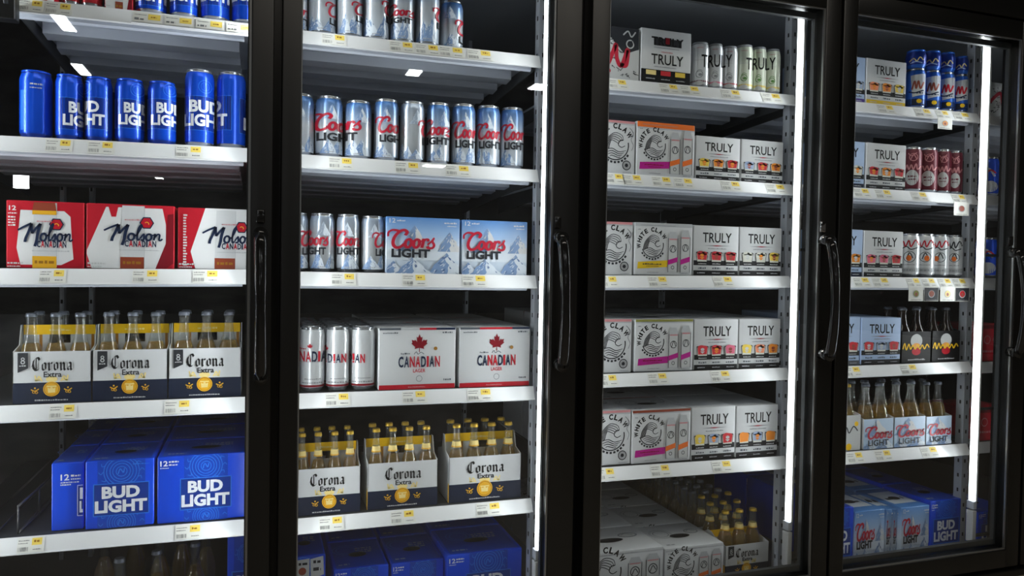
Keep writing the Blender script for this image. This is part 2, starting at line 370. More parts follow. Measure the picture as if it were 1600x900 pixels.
# ------------------------------------------------------------------ the cooler body, its posts, lamps and doors
XL, XR, DEPTH = -1.0, 3.2, 1.05
BOT = H-.93
DECK = H-.93
cab = tag(empty('cooler_cabinet', (0, 0, 0)), 'long black walk-in cooler cabinet with four glass doors in view', 'cooler')
b = MB(); b.box(XL, XR, DEPTH, DEPTH+.05, BOT-.02, TOP_Z, 'cooler_back'); b.build('back_panel', cab)
b = MB(); b.box(XL, XR, -.03, DEPTH, TOP_Z-.05, TOP_Z, 'galv'); b.build('roof_panel', cab)
b = MB(); b.box(XL, XR, -.036, DEPTH, .003, DECK, 'grey_dark'); b.build('floor_deck', cab)
b = MB(); b.box(XL, XR, -.152, -.035, H+.812, TOP_Z+.01, 'black_frame', .004); b.build('header', cab)
b = MB(); b.box(XL, XR, -.15, -.035, .0005, BOT-.008, 'black_frame', .003); b.build('toe_kick', cab)
b = MB(); b.box(XL, XR, -.088, -.036, BOT-.028, BOT+.055, 'grey_steel', .003); b.build('sill', cab)
b = MB(); b.box(XL-.05, XL, -.1, DEPTH, 0.0005, TOP_Z, 'black_frame'); b.build('end_panel', cab)
b = MB(); b.box(XR, XR+.05, -.1, DEPTH, 0.0005, TOP_Z, 'black_frame'); b.build('end_panel', cab)
GAP = [-.004, .737, 1.527, 2.290]
MUL = [(-.800, -.745), (-.036, .028), (.700, .775), (1.500, 1.575), (2.290, 2.345)]
for k, (x0, x1) in enumerate(MUL):
    b = MB(); b.box(x0, x1, -.092, -.034, BOT-.02, TOP_Z-.04, 'black_frame', .003)
    b.build('mullion', cab)
# doors: outer left, glass left, glass right, outer right
DOORS = [(-.735, -.690, -.0585, -.012), (.005, .046, .652, .722), (.749, .798, 1.469, 1.522), (1.531, 1.581, 2.229, 2.284), (2.296, 2.346, 2.99, 3.04)]
DZ0, DZ1, GZ0, GZ1 = H-.925, H+.806, H-.868, H+.752
DY0, DY1 = -.150, -.096
HAND = [((407, 366), (407, 590)), ((879, 372), (879, 572)), ((1298, 376), (1296, 556)), ((1594, 396), (1592, 552))]
dw = ['leftmost', 'second', 'third', 'fourth', 'far right']
for k, (a, g0, g1, e) in enumerate(DOORS):
    d = tag(empty('cooler_door', ((a+e)/2, DY1, DZ0)), '%s black-framed glass cooler door%s' % (dw[k], ', only its edge in view' if k == 4 else ' from the left' if 0 < k < 4 else ''), 'door')
    q = Vector(d.location)
    def dbox(name, x0, x1, y0, y1, z0, z1, m, bev=0):
        bb = MB(); bb.box(x0-q.x, x1-q.x, y0-q.y, y1-q.y, z0-q.z, z1-q.z, m, bev); return bb.build(name, d)
    dbox('stile', a, g0, DY0, DY1, DZ0, DZ1, 'black_frame', .003); dbox('stile', g1, e, DY0, DY1, DZ0, DZ1, 'black_frame', .003)
    dbox('top_rail', g0, g1, DY0, DY1, GZ1, DZ1, 'black_frame', .002); dbox('bottom_rail', g0, g1, DY0, DY1, DZ0, GZ0, 'black_frame', .002)
    bb = MB(); t = .0045; y0, y1 = -.146-q.y, -.140-q.y
    for (x0, x1, z0, z1) in ((g0, g1, GZ0, GZ0+t), (g0, g1, GZ1-t, GZ1), (g0, g0+t*.6, GZ0+t, GZ1-t), (g1-t, g1, GZ0+t, GZ1-t)):
        bb.box(x0-q.x, x1-q.x, y0, y1, z0-q.z, z1-q.z, 'bead')
    bb.build('glazing_bead', d)
    bb = MB()
    for (x0, x1, z0, z1) in ((g0, g1, GZ0+t, GZ0+.022), (g0, g1, GZ1-.022, GZ1-t), (g1-.003 if k == 1 else g1-.008, g1, GZ0+.02, GZ1-.02)):
        bb.box(x0-q.x, x1-q.x, -.112-q.y, -.098-q.y, z0-q.z, z1-q.z, 'grey_dark')
    bb.build('spacer', d)
    bb = MB(); bb.box(g0-q.x, g1-q.x, -.126-q.y, -.122-q.y, GZ0-q.z, GZ1-q.z, 'door_glass'); bb.build('glass_pane', d)
    if k < 4:
        (ax, ay), (bx, by) = HAND[k]
        X0, Z0 = at(ax, ay, -.185); X1, Z1 = at(bx, by, -.185)
        hb = MB(); pts = []
        for i in range(17):
            t_ = i/16; pts.append((X0+(X1-X0)*t_-q.x, -.183-.022*math.sin(pi*t_)**.7-q.y, Z0+(Z1-Z0)*t_-q.z))
        hb.tube(pts, [.0115+.0025*abs(2*i/16-1) for i in range(17)], 'black_gloss', 12); h = hb.build('handle', d)
        for (X, Z) in ((X0, Z0), (X1, Z1)):
            kb = MB(); kb.tube([(X-q.x, DY0+.001-q.y, Z-q.z), (X-q.x, -.19-q.y, Z-q.z)], [.013, .0155], 'black_gloss', 14)
            kb.tube([(X-q.x, DY0-.004-q.y, Z+.004-q.z), (X-q.x, DY0-.018-q.y, Z+.004-q.z)], .0135, 'chrome' if k == 2 else 'black_gloss', 14)
            kb.build('handle_mount', h)
        lb = MB(); lb.box(X0-.009-q.x, X0+.009-q.x, DY0-.006-q.y, DY0-q.y+.001, Z0+.025-q.z, Z0+.055-q.z, 'chrome' if k == 2 else 'black_gloss', .003)
        lb.build('lock_plate', h)
# lamps on the posts
LEDZ0, LEDZ1 = H-.728, H+.772
def lamp(x, y, sgn, watts, label, arm):
    o = tag(empty('led_strip_lamp', (x, y, LEDZ0-.135)), label, 'lamp', 'strip lamps on the cooler posts')
    z0, z1 = .135, .135+LEDZ1-LEDZ0
    bb = MB(); bb.box(-.001, .004, -.011, .011, z0, z1, 'led_lens', 0)
    if sgn > 0: bb.v = [(-v[0], v[1], v[2]) for v in bb.v]
    bb.build('lens', o)
    bb = MB(); bb.box(sgn*-.005-.003, sgn*-.005+.003, -.0135, .0135, z0-.002, z1+.002, 'lamp_house'); bb.build('housing', o)
    al = bpy.data.lights.new('strip_light', 'AREA'); al.shape = 'RECTANGLE'; al.size = z1-z0; al.size_y = .005; al.energy = watts; al.color = (.93, .97, 1); al.spread = math.radians(STRIP_SPREAD)
    ao = bpy.data.objects.new('strip_light', al); COL.objects.link(ao); ao.parent = o; ao.location = (sgn*.0048, .0080, (z0+z1)/2)
    ao.rotation_euler = (0, math.pi/2 if sgn < 0 else -math.pi/2, 0)
    for za, zb, nm, mm in ((z0-.028, z0-.002, 'end_cap', 'grey_steel'), (z1+.002, z1+.02, 'end_cap', 'lamp_house'), (0.0, z0-.032, 'cable_cover', 'lamp_house')):
        bb = MB(); bb.box(-.008, .008, -.0125, .0125, za, zb, mm, .002); bb.build(nm, o)
    for zz in (.02, z0+.3, z0+.8, z1+.008):
        bb = MB(); L = arm-.0006
        bb.box(.006 if sgn < 0 else -L, L if sgn < 0 else -.006, -.012, -.004, zz-.004, zz+.004, 'grey_dark'); bb.build('bracket', o)
    return o
LY = -.068
LX = [-.048, .6555, 1.4485, 2.176]
RX = [.040, .787, 1.587, 2.360]
for k in range(4):
    lamp(LX[k], LY, -1, STRIP_LEFT[k], 'glowing white vertical strip lamp at right edge of %s' % DOOR[k+1], MUL[k+1][0]-LX[k])
    if STRIP_RIGHT[k+1]:
        lamp(RX[k], LY, 1, STRIP_RIGHT[k+1], 'strip lamp hidden behind left frame of %s' % (DOOR[k+2].replace('bay past fourth door', 'fifth door')), RX[k]-MUL[k+1][1])

lamp(-.730, LY, 1, STRIP_RIGHT[0], 'strip lamp at outer edge of leftmost door opening', .015)
# ------------------------------------------------------------------ shelves
RAIL = {(1, 1): ((0, 212.5), (390, 232.5)), (1, 2): ((0, 420), (390, 421.7)), (1, 3): ((0, 634.5), (390, 620)), (1, 4): ((0, 842), (390, 811)), (1, 0): ((25, 0), (390, 37.5)),
        (2, 0): ((467.4, 47.7), (838.7, 88)), (2, 1): ((467.4, 241.6), (836.4, 266)), (2, 2): ((467.4, 425), (834.4, 431)), (2, 3): ((467.3, 615.3), (831, 603.8)), (2, 4): ((467.4, 810.5), (828.6, 778.7)),
        (3, 0): ((947.5, 122.5), (1235, 148.8)), (3, 1): ((945, 270), (1231, 288.8)), (3, 2): ((943, 431), (1227.5, 431.7)), (3, 3): ((940.5, 585), (1223.7, 575)), (3, 4): ((938.7, 731), (1219.8, 713)),
        (4, 0): ((1332, 159), (1522, 177.8)), (4, 1): ((1330, 293), (1516.7, 305)), (4, 2): ((1326.7, 432.7), (1511.7, 435)), (4, 3): ((1323.5, 572.4), (1512, 565)), (4, 4): ((1319.5, 706.7), (1505, 693.5)),
        (5, 0): ((1546, 181), (1560, 182)), (5, 1): ((1546, 306), (1557, 307)), (5, 2): ((1542, 435), (1554, 435)), (5, 3): ((1536, 566), (1547, 566)), (5, 4): ((1531, 691), (1544, 690))}
XEND = {1: -.060, 2: .659, 3: 1.4725, 4: 2.212, 5: 2.99}
XBEG = {1: -.70, 2: .038, 3: .790, 4: 1.530, 5: 2.268}
LINE = {}
for (d, s), (a, c) in RAIL.items():
    A, C = at(*a, 0), at(*c, 0)
    sl = (C[1]-A[1])/(C[0]-A[0]) if d < 5 else 0
    if d == 1 and s == 0: sl = 0.004; A = (C[0], C[1]-.0)
    LINE[d, s] = (A[0], A[1], sl)
def zs(d, s, x):
    if s == 5: return DECK+.0005
    x0, z0, sl = LINE[d, s]; return z0+sl*(x-x0)
RH = .031
for (d, s) in sorted(LINE):
    x0, x1 = XBEG[d], XEND[d]
    if d == 1 and s == 0: x0 = at(24, 5, 0)[0]
    z0, z1 = zs(d, s, x0), zs(d, s, x1); tl = z1-z0
    o = tag(empty('shelf', (x0, 0, z0)), 'grey metal shelf with white price rail, %s' % where(d, s), 'shelf', 'cooler shelves')
    L = x1-x0; dp = .72
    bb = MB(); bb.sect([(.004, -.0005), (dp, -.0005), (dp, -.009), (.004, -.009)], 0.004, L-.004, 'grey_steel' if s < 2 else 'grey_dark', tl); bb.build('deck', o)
    ex = .004 if d in (3, 4) else 0
    bb = MB(); bb.sect([(.003, 0), (-.002, .001), (-.016-ex, -RH), (-.018-ex, -RH-.001), (-.016-ex, -RH-.003), (-.008, -RH-.002), (.0, -.004), (.003, -.009)], -.002, L+.012 if d in (3, 4) else L+.004, 'rail_white', tl)
    bb.build('price_rail', o)
    bb = MB(); bb.sect([(.006, -.009), (.006, -.036), (.012, -.040), (.02, -.036), (.02, -.033), (.012, -.035), (.010, -.009)], .002, L-.016, 'grey_steel', tl); bb.build('front_lip', o)
    for i, yb in enumerate((.13, .26, .40, .54, .68)):
        bb = MB(); bb.sect([(yb, -.009), (yb, -.034), (yb+.045, -.038), (yb+.045, -.034), (yb+.006, -.030), (yb+.006, -.009)], .02, L-.03, 'grey_steel', tl); bb.build('cross_beam', o)
    for xx, zt in ((.001, 0), (L-.006, tl)):
        bb = MB(); bb.prism([(0, 0)], 0, 0, 'grey_dark') if 0 else bb.sect([(.012, -.0095), (dp+.02, -.0095), (dp+.02, -.07), (dp-.1, -.06), (.03, -.034)], xx, xx+.004, 'grey_dark'); bb.v = [(v[0], v[1], v[2]+zt) for v in bb.v]
        bb.build('bracket', o)
# slotted uprights
def upright(x, y, label, m='galv', wd=.012):
    o = tag(empty('slotted_upright', (x, y, DECK+.0005)), label, 'post', 'slotted shelf uprights')
    hz = TOP_Z-.051-(DECK+.0005)
    bb = MB(); bb.box(-wd/2, wd/2, 0, .03, 0, hz, m); bb.build('post', o)
    bb = MB(); zz = .05
    while zz < hz-.03:
        bb.box(-wd/2-.0008, -wd/2+.001, .011, .017, zz, zz+.012, 'hole'); bb.box(-.003, .003, -.0008, .001, zz, zz+.012, 'hole'); zz += .05
    bb.build('slots', o)
for k, x in enumerate((.681, 1.496, 2.238)):
    upright(x-.002, .012, wd=.024, label='slotted grey steel upright at right shelf ends behind %s' % DOOR[k+2])
    upright(x, .755, 'slotted grey rear upright in right back corner behind %s' % DOOR[k+2])
upright(-.018, .010, 'slotted grey upright hidden behind frame between first two doors'); upright(-.018, .755, 'slotted rear upright between first two bays at the back')
upright(at(96, 690, .755)[0], .755, 'slotted rear upright rising behind leaning blue carton'); upright(at(136, 690, .755)[0]+.01, .755, 'second slotted rear upright right of the one behind blue carton')

# ------------------------------------------------------------------ cans
def can_profile(r, h):
    return [(r*.76, 0), (r*.80, .001), (r*.86, .004), (r*.97, .011), (r, .017), (r, h-.021), (r*.985, h-.017), (r*.90, h-.007), (r*.845, h-.003), (r*.845, h-.0022)]
def can_parts(o_name, r, h, body_mats, lid='alu'):
    b = MB(); p = can_profile(r, h); b.lathe(p, None, 32, cap=True, mats=[lid, lid, lid]+[body_mats]*3+[body_mats, lid, lid]); return b
def can_lid(o, r, h, lid='alu'):
    b = MB(); b.lathe([(r*.82, h-.0065), (r*.835, h-.001), (r*.86, h), (r*.885, h-.001), (r*.885, h-.0035), (r*.85, h-.006)], lid, 28)
    b.add([(r*.83*math.cos(2*pi*k/28), r*.83*math.sin(2*pi*k/28), h-.0055) for k in range(28)], [list(range(28))], lid)
    l = b.build('lid', o)
    t = MB(); t.box(-.008, .008, -.014, .008, h-.0052, h-.0035, lid, .0006); t.build('pull_tab', l)
YF = .012
LASTCAN = {}
def can_place(xl, xr, ytop, d, s, yf=YF, zb=None):
    ym = (RAIL[d, s][0][1]+RAIL[d, s][1][1])/2-40 if s < 5 else 860
    r = (at(xr, ym, yf+.03)[0]-at(xl, ym, yf+.03)[0])/2*.972
    yc = yf+r; q = at((xl+xr)/2, ym, yc)[0]-CX; ct = (yc-CY)/math.hypot(q, yc-CY)
    pc = xr-(xr-xl)/2/ct; cx = at(pc, ym, yc)[0]
    if zb is None:
        p_ = LASTCAN.get((d, s))
        if p_ and 0 < cx-p_[0] < r+p_[1] and abs(yc-p_[2]) < r:
            gap = math.hypot(cx-p_[0], yc-p_[2])-p_[1]-.0004
            if gap > .8*r: r = gap
            else: r *= .9; cx = p_[0]+p_[1]+r+.0004
            yc = yf+r
        LASTCAN[d, s] = (cx, r, yc)
    z0 = zs(d, s, cx)+.0008 if zb is None else zb
    h = at((xl+xr)/2, ytop, yc)[1]-z0
    return cx, yc, z0, r, h, pc, (xr-xl)/2/ct
def local_box(px0, py0, px1, py1, cx, yfr, z0):
    A, B = at(px0, py1, yfr), at(px1, py0, yfr)
    return A[0]-cx, B[0]-cx, A[1]-z0, B[1]-z0
def make_can(d, s, xl, xr, ytop, kind, words=(), yf=YF, zb=None, desc=None, hint=None):
    cx, yc, z0, r, h, pc, pr = can_place(xl, xr, ytop, d, s, yf, zb)
    turn = math.atan2(CX-cx, yc-CY)
    ux, uy = math.sin(turn), -math.cos(turn)
    fz = lambda py: at(pc+0, py, yc+uy*r)[1]-z0
    rr = random.Random(int(xl*7+ytop)); fr = yc-r
    L = lambda x0, y0, x1, y1: ((x0-pc)/pr*r, (x1-pc)/pr*r, fz(y1), fz(y0))
    g = []; lid = 'alu'
    if kind == 'bud':
        body, dsc = 'bud_can', 'blue beer can with white block lettering'; lid = 'bud_can_dark' if hint == 'bluelid' else 'alu'
        for wbox in words:
            a = L(*wbox); hh = a[3]-a[2]; m = (a[1]-a[0])*.10; e = .16*hh
            g.append(('bud_can_dark', rect(a[0]-m, a[1]+m, a[2]-e, a[3]+e))); g.append(('bud_line', frame(a[0]-m, a[1]+m, a[2]-e, a[3]+e, .0008)))
            g.append(('bud_line', ring((a[0]+a[1])/2, a[3]+e+.022, .014, .015)+ring((a[0]+a[1])/2, a[3]+e+.022, .009, .0096)))
            W = a[1]-a[0]
            g.append(('letter_silver', T('BUD', a[0]+W*.14, a[1]-W*.14, a[2]+hh*.53, a[3], .04)+T('LIGHT', a[0], a[1], a[2], a[2]+hh*.47, .04)))
        if not words:
            g.append(('light_grey', lines(-.012, .012, h*.78, .004, 0, rr)+lines(-.012, .01, h*.73, .003, 0, rr)))
            g.append(('bud_line', rect(-r*.9, -r*.72, h*.12, h*.7)))
    elif kind in ('coors', 'coors_pale'):
        body = 'coors_can' if kind == 'coors' else 'coors_can_pale'; dsc = 'silver-blue beer can with mountains and red script' if kind == 'coors' else 'pale silver beer can with red script'
        for i in range(3): g += peak(rr.uniform(-.8, .8)*r, h*.06, r*rr.uniform(.9, 1.5), h*rr.uniform(.16, .3), rr)
        g += peak(rr.uniform(-.2, .5)*r, h*.62, r*1.1, h*.24, rr, 'peak_grey', 'peak_pale', 'peak_grey' if kind != 'coors' else 'peak_blue')
        g.append(('light_grey', lines(-r*.3, r*.3, h*.08, .003, 0, rr)))
        for (x0, y0, x1, y1) in words:
            hh = y1-y0; a = L(x0, y0, x1, y0+hh*.66); c = L(x0+(x1-x0)*.13, y0+hh*.70, x1-(x1-x0)*.08, y1)
            g.append(('charcoal', T('LIGHT', c[0], c[1], c[2], c[3], .04))); g.append(('coors_red', fit(SA, *a)))
    elif kind == 'canadian':
        body, dsc = 'white_can', 'white beer can with red and navy lettering'
        g.append(('dark_red', rect(-r, r, .012, .017))); g.append(('grey', lines(-r*.8, r*.8, h*.13, .004, 0, rr)+lines(-r*.6, r*.7, h*.19, .003, 0, rr)))
        for (x0, y0, x1, y1) in words:
            g += word('CANADIAN', *L(x0, y0, x1, y1), .03, CC)
            a = L((x0+x1)/2-5, y0-13, (x0+x1)/2+5, y0-3)
            g.append(('red', leaf((a[0]+a[1])/2, a[2]+.006, (a[1]-a[0])*.6))); b_ = L(x0+8, y0-7, (x0+x1)/2-6, y0-3)
            g.append(('red', lines(b_[0], b_[1], b_[2], .0035, 0, rr))); g.append(('light_grey', lines(a[0]-.02, a[1]+.02, h*.46, .003, 0, rr)))
    elif kind in ('truly', 'truly_green'):
        body = 'white_can' if kind == 'truly' else 'pale_green'; lid = 'grey'; dsc = 'slim white seltzer can with fruit print' if kind == 'truly' else 'slim pale green seltzer can with fruit print'
        col = rr.choice(['fruit_red', 'maroon', 'fruit_pink']) if kind == 'truly' else 'fruit_yellow'
        g.append((col, rect(-r, r, .018, h*.17))); g.append(('light_grey', lines(-r*.5, r*.5, h*.60, .002, 0, rr)))
        g.append(('off_white', ell(0, h*.11, r*.45, h*.05))); g.append((('grey', 'green')[kind != 'truly'], ring(0, h*.30, r*.32, r*.40)+stroke([(-r*.3, h*.36), (0, h*.40), (r*.35, h*.37)], .0015)+ell(r*.1, h*.29, r*.2, r*.16)))
        g.append(('pinkish', lines(-r*.35, r*.35, h*.86, .0025, 0, rr)))
        for wbox in words: g.append(('black', T('TRULY', *L(*wbox), .012)))
    elif kind == 'red_script':
        body, dsc = 'maroon', 'dark red can with pale script and white oval'
        g.append(('off_white', ell(r*.1, h*.32, r*.62, h*.17))); g.append(('maroon', lines(-r*.3, r*.5, h*.33, .006, 0, rr)+lines(-r*.25, r*.45, h*.27, .004, 0, rr)))
        g.append(('pinkish', stroke([(-r*.95, h*.50), (-r*.8, h*.62), (-r*.6, h*.5), (-r*.4, h*.6), (-r*.2, h*.5), (0, h*.6), (.2*r, h*.5), (.45*r, h*.62), (.6*r, h*.5), (.9*r, h*.58)], .004)))
        g.append(('pinkish', ring(r*.2, h*.77, r*.34, r*.42)+stroke([(-r*.1, h*.70), (r*.2, h*.82), (r*.5, h*.72)], .003)+stroke([(-r*.3, h*.86), (0, h*.80), (r*.5, h*.87)], .003)))
    elif kind == 'sketch':
        body, dsc = 'white_can', 'tall white can with sketchy red and black print'; c2 = rr.choice(['red', 'charcoal', 'coors_red'])
        g.append((c2, stroke([(-r*.9, h*.70), (-r*.5, h*.82), (-r*.3, h*.70), (0, h*.84), (.2*r, h*.70), (.6*r, h*.85), (.9*r, h*.74)], .004)))
        g.append(('charcoal', stroke([(-r*.7, h*.64), (-r*.2, h*.70), (.2*r, h*.64), (.8*r, h*.68)], .003)+ring(r*.1, h*.47, r*.5, r*.56)+stroke([(-r*.2, h*.42), (r*.1, h*.56), (r*.4, h*.44)], .003)))
        g.append((rr.choice(['yellow', 'orange', 'red']), ell(r*.3*rr.uniform(-1, 1), h*.44, r*.25, r*.3))); g.append(('light_grey', rect(-r, r, h*.12, h*.22))); g.append(('grey', lines(-r*.6, r*.6, h*.15, .006, 0, rr)+lines(-r*.6, r*.6, h*.28, .003, 0, rr)))
    elif kind == 'blue_panel':
        body, dsc, lid = 'blue_can2', 'blue can with white script panel', 'alu'
        g.append(('navy', rect(-r, r, h*.10, h*.26))); g.append(('off_white', [[(-r*.25, h*.30), (r*.95, h*.36), (r*.95, h*.86), (-r*.45, h*.82)]]))
        g.append((rr.choice(['red', 'brown_red']), stroke([(-r*.3, h*.48), (-r*.05, h*.68), (r*.1, h*.5), (r*.3, h*.68), (r*.5, h*.5), (r*.8, h*.66)], .005)))
        g.append(('navy_ink', stroke([(-r*.6, h*.44), (0, h*.40), (r*.8, h*.46)], .004)+lines(r*.1, r*.8, h*.38, .005, 0, rr))); g.append(('yellow', ell(r*.4, h*.2, r*.25, h*.05)))
    elif kind == 'blue_plain':
        body, lid = 'bud_can_dark', 'blue_can2'; dsc = 'blue can stacked on top of another blue can'
        g.append(('pale_gold', stroke([(-r*.6, h*.35), (-r*.2, h*.5), (r*.1, h*.35), (r*.4, h*.55), (r*.7, h*.4)], .003)))
        g.append(('pale_blue_card', stroke([(-r*.5, h*.25), (0, h*.32), (r*.6, h*.25)], .003)))
    elif kind == 'blue_far':
        body, dsc = 'bud_can', 'blue can partly hidden behind strip lamp'
        g.append(('off_white', ell(r*.2, h*.25, r*.7, h*.14)+stroke([(-r*.6, h*.5), (0, h*.7), (r*.6, h*.5)], .006))); g.append(('red', stroke([(-r*.3, h*.55), (r*.2, h*.66), (r*.7, h*.58)], .005)))
    elif kind == 'red_white':
        body, dsc = 'red_can', 'red and white beer can'
        g.append(('off_white', rect(-r, r*.2, .03, .05)+[[(-r, .05), (r, .03), (r, h*.6), (-r, h*.6)]])); g.append(('red', lines(-r*.4, r*.7, .022, .006, 0, rr)))
    b = can_parts('can', r, h, body, lid)
    put_round(b, g, r)
    name = {'truly': 'seltzer_can', 'truly_green': 'seltzer_can'}.get(kind, 'beer_can')
    o = b.build(name, loc=(cx, yc, z0)); o.rotation_euler.z = turn; can_lid(o, r, h, lid if lid != 'bud_can_dark' else 'bud_can')
    dsc = desc or dsc
    tag(o, '%s, %s from left, %s' % (dsc, nth(d, s, dsc), where(d, s)), 'can', 'cans on %s' % where(d, s))
    o['r'] = r; o['h'] = h
    return o
ROW = [0]
def rear_can(o, d, s, n=1, gap=.004):
    """the next cans in the same lane"""
    for k in range(1, n+1):
        c = dup(o, o.location+Vector((0, k*(2*o['r']+gap), 0)))
        ROW[0] += 1
        c['label'] = '%s, %s behind the %s' % (o['label'].split(',')[0].split(' with ')[0], ORD[k], o['label'].split(', ', 1)[1]); c['group'] = o['group']
# ------------------------------------------------------------------ cartons
def box_place(xl, xr, ytl, ytr, d, s, yf=YF, zb=None):
    ym = (RAIL[d, s][0][1]+RAIL[d, s][1][1])/2-40 if s < 5 else 860
    X0 = at(xl, ym, yf)[0]; X1 = at(xr, ym, yf)[0]; z0 = zs(d, s, (X0+X1)/2)+.0008 if zb is None else zb
    if zb is None and s < 5: z0 += abs(LINE[d, s][2])*(X1-X0)/2
    zt = (at(xl, ytl, yf)[1]+at(xr, ytr, yf)[1])/2
    return (X0+X1)/2, z0, (X1-X0)*.992, zt-z0
def wave_logo(cx, cz, r):
    g = []
    letters = 'WHITE CLAW'; a0, a1 = math.radians(196), math.radians(22)
    wts = [1.25, 1, .45, 1, .9, .6, 1, .9, 1.05, 1.3]; tot = sum(wts); acc = 0; ps = []
    for ch, wt in zip(letters, wts):
        am = a0+(a1-a0)*(acc+wt/2)/tot; acc += wt
        if ch == ' ': continue
        span = abs(a1-a0)*r*wt/tot*.86; u, _ = text_unit(ch, .045)
        for p in u:
            ps.append([(cx+math.cos(am)*(r*.98+q[1]*r*.34)+math.sin(am)*(q[0]-.5)*span, cz+math.sin(am)*(r*.98+q[1]*r*.34)-math.cos(am)*(q[0]-.5)*span) for q in p])
    g.append(('black', ps))
    w_ = []
    w_ += ring(cx, cz, r*.86, r*.93, math.radians(200), math.radians(372), 26)
    for k in range(5):
        f = .80-.09*k
        w_ += stroke([(cx-r*f, cz-r*(.45-.05*k)), (cx-r*(f*.78), cz+r*(.12+.1*(4-k)/4)), (cx-r*.1*(1+k*.3), cz+r*(.72-.11*k)), (cx+r*(.42-.07*k), cz+r*(.62-.12*k)), (cx+r*(.55-.09*k), cz+r*(.32-.06*k))], r*.055, r*.03)
    w_ += stroke([(cx+r*.55, cz+r*.32), (cx+r*.3, cz+r*.26), (cx+r*.22, cz+r*.02), (cx+r*.42, cz-r*.12), (cx+r*.66, cz-r*.02)], r*.06, r*.04)
    for k in range(4): w_ += stroke([(cx-r*(.72-.12*k), cz-r*(.34+.12*k)), (cx-r*.2, cz-r*(.22+.14*k)), (cx+r*.25, cz-r*(.40+.12*k)), (cx+r*(.74-.13*k), cz-r*(.30+.13*k))], r*.05, r*.05, True)
    g.append(('charcoal', w_))
    bt = []
    for k in range(9):
        am = math.radians(216+13.5*k); u = rect(0, 1, 0, 1)
        for p in u: bt.append([(cx+math.cos(am)*(r*.98+q[1]*r*.13)-math.sin(am)*(q[0]-.5)*r*.15, cz+math.sin(am)*(r*.98+q[1]*r*.13)+math.cos(am)*(q[0]-.5)*r*.15) for q in p])
    g.append(('charcoal', bt)); return g
def slim_can_art(cx, z0, w, h, band):
    g = [('light_grey', [[(cx-w/2, z0), (cx+w/2, z0), (cx+w/2, z0+h*.84), (cx+w*.34, z0+h*.95), (cx+w*.3, z0+h), (cx-w*.3, z0+h), (cx-w*.34, z0+h*.95), (cx-w/2, z0+h*.84)]])]
    g.append(('off_white', rect(cx-w*.42, cx+w*.42, z0+h*.02, z0+h*.82)))
    g.append(('charcoal', ring(cx, z0+h*.58, w*.28, w*.34, n=16)+stroke([(cx-w*.2, z0+h*.5), (cx, z0+h*.66), (cx+w*.22, z0+h*.54)], w*.06)+rect(cx-w*.5, cx-w*.46, z0, z0+h*.84)+rect(cx+w*.46, cx+w*.5, z0, z0+h*.84)+ring(cx, z0+h*.12, w*.12, w*.17, n=12)))
    g.append((band, [[(cx-w/2, z0+h*.18), (cx+w/2, z0+h*.26), (cx+w/2, z0+h*.38), (cx-w/2, z0+h*.30)]]))
    g.append(('pinkish', rect(cx-w*.4, cx+w*.4, z0+h*.80, z0+h*.83))); return g
def art_claw(W, Hh, p):
    """white box with ringed wave emblem; p: (strip colour, can band colour, top edge colour)"""
    x0 = -W/2; rr = random.Random(int(W*9000)); g = []
    te = p[2]; tz = Hh*(.90 if te == 'orange' else .955)
    g.append((te, rect(x0, x0+W, tz, Hh))); g.append(('light_grey', rect(x0, x0+W, tz-.004, tz)))
    g.append(('grey', lines(x0+W*.1, x0+W*.7, Hh*.945, .002, 0, rr)+lines(x0+W*.05, x0+W*.10, Hh*.86, .003, 0, rr)+lines(x0+W*.22, x0+W*.42, Hh*.05, .002, 0, rr)+lines(x0+W*.80, x0+W*.95, Hh*.03, .002, 0, rr)))
    if p[0] == 'round':
        g += wave_logo(x0+W*.66, Hh*.54, W*.255); g.append(('charcoal', ring(x0+W*.86, Hh*.17, W*.06, W*.075)+ell(x0+W*.86, Hh*.17, W*.03)+ring(x0+W*.86, Hh*.17, W*.042, W*.047)))
        g.append(('grey', stroke([(x0+W*.93, Hh*.85), (x0+W*.97, Hh*.75), (x0+W*.93, Hh*.66), (x0+W*.97, Hh*.55), (x0+W*.94, Hh*.45)], .002)+stroke([(x0+W*.9, Hh*.88), (x0+W*.97, Hh*.78), (x0+W*.9, Hh*.7)], .002)))
    else:
        g += wave_logo(x0+W*.305, Hh*.575, W*.205)
        g.append((p[0], [[(x0+W*.05, Hh*.12), (x0+W*.56, Hh*.16), (x0+W*.57, Hh*.29), (x0+W*.06, Hh*.25)]])); g.append(('dark_red' if p[0] != 'claw_yellow' else 'charcoal', lines(x0+W*.14, x0+W*.46, Hh*.20, .004, 0, rr)+lines(x0+W*.2, x0+W*.42, Hh*.165, .002, 0, rr)))
        g += slim_can_art(x0+W*.655, Hh*.06, W*.17, Hh*.78, p[1])+slim_can_art(x0+W*.87, Hh*.06, W*.17, Hh*.82, p[1])
    return g
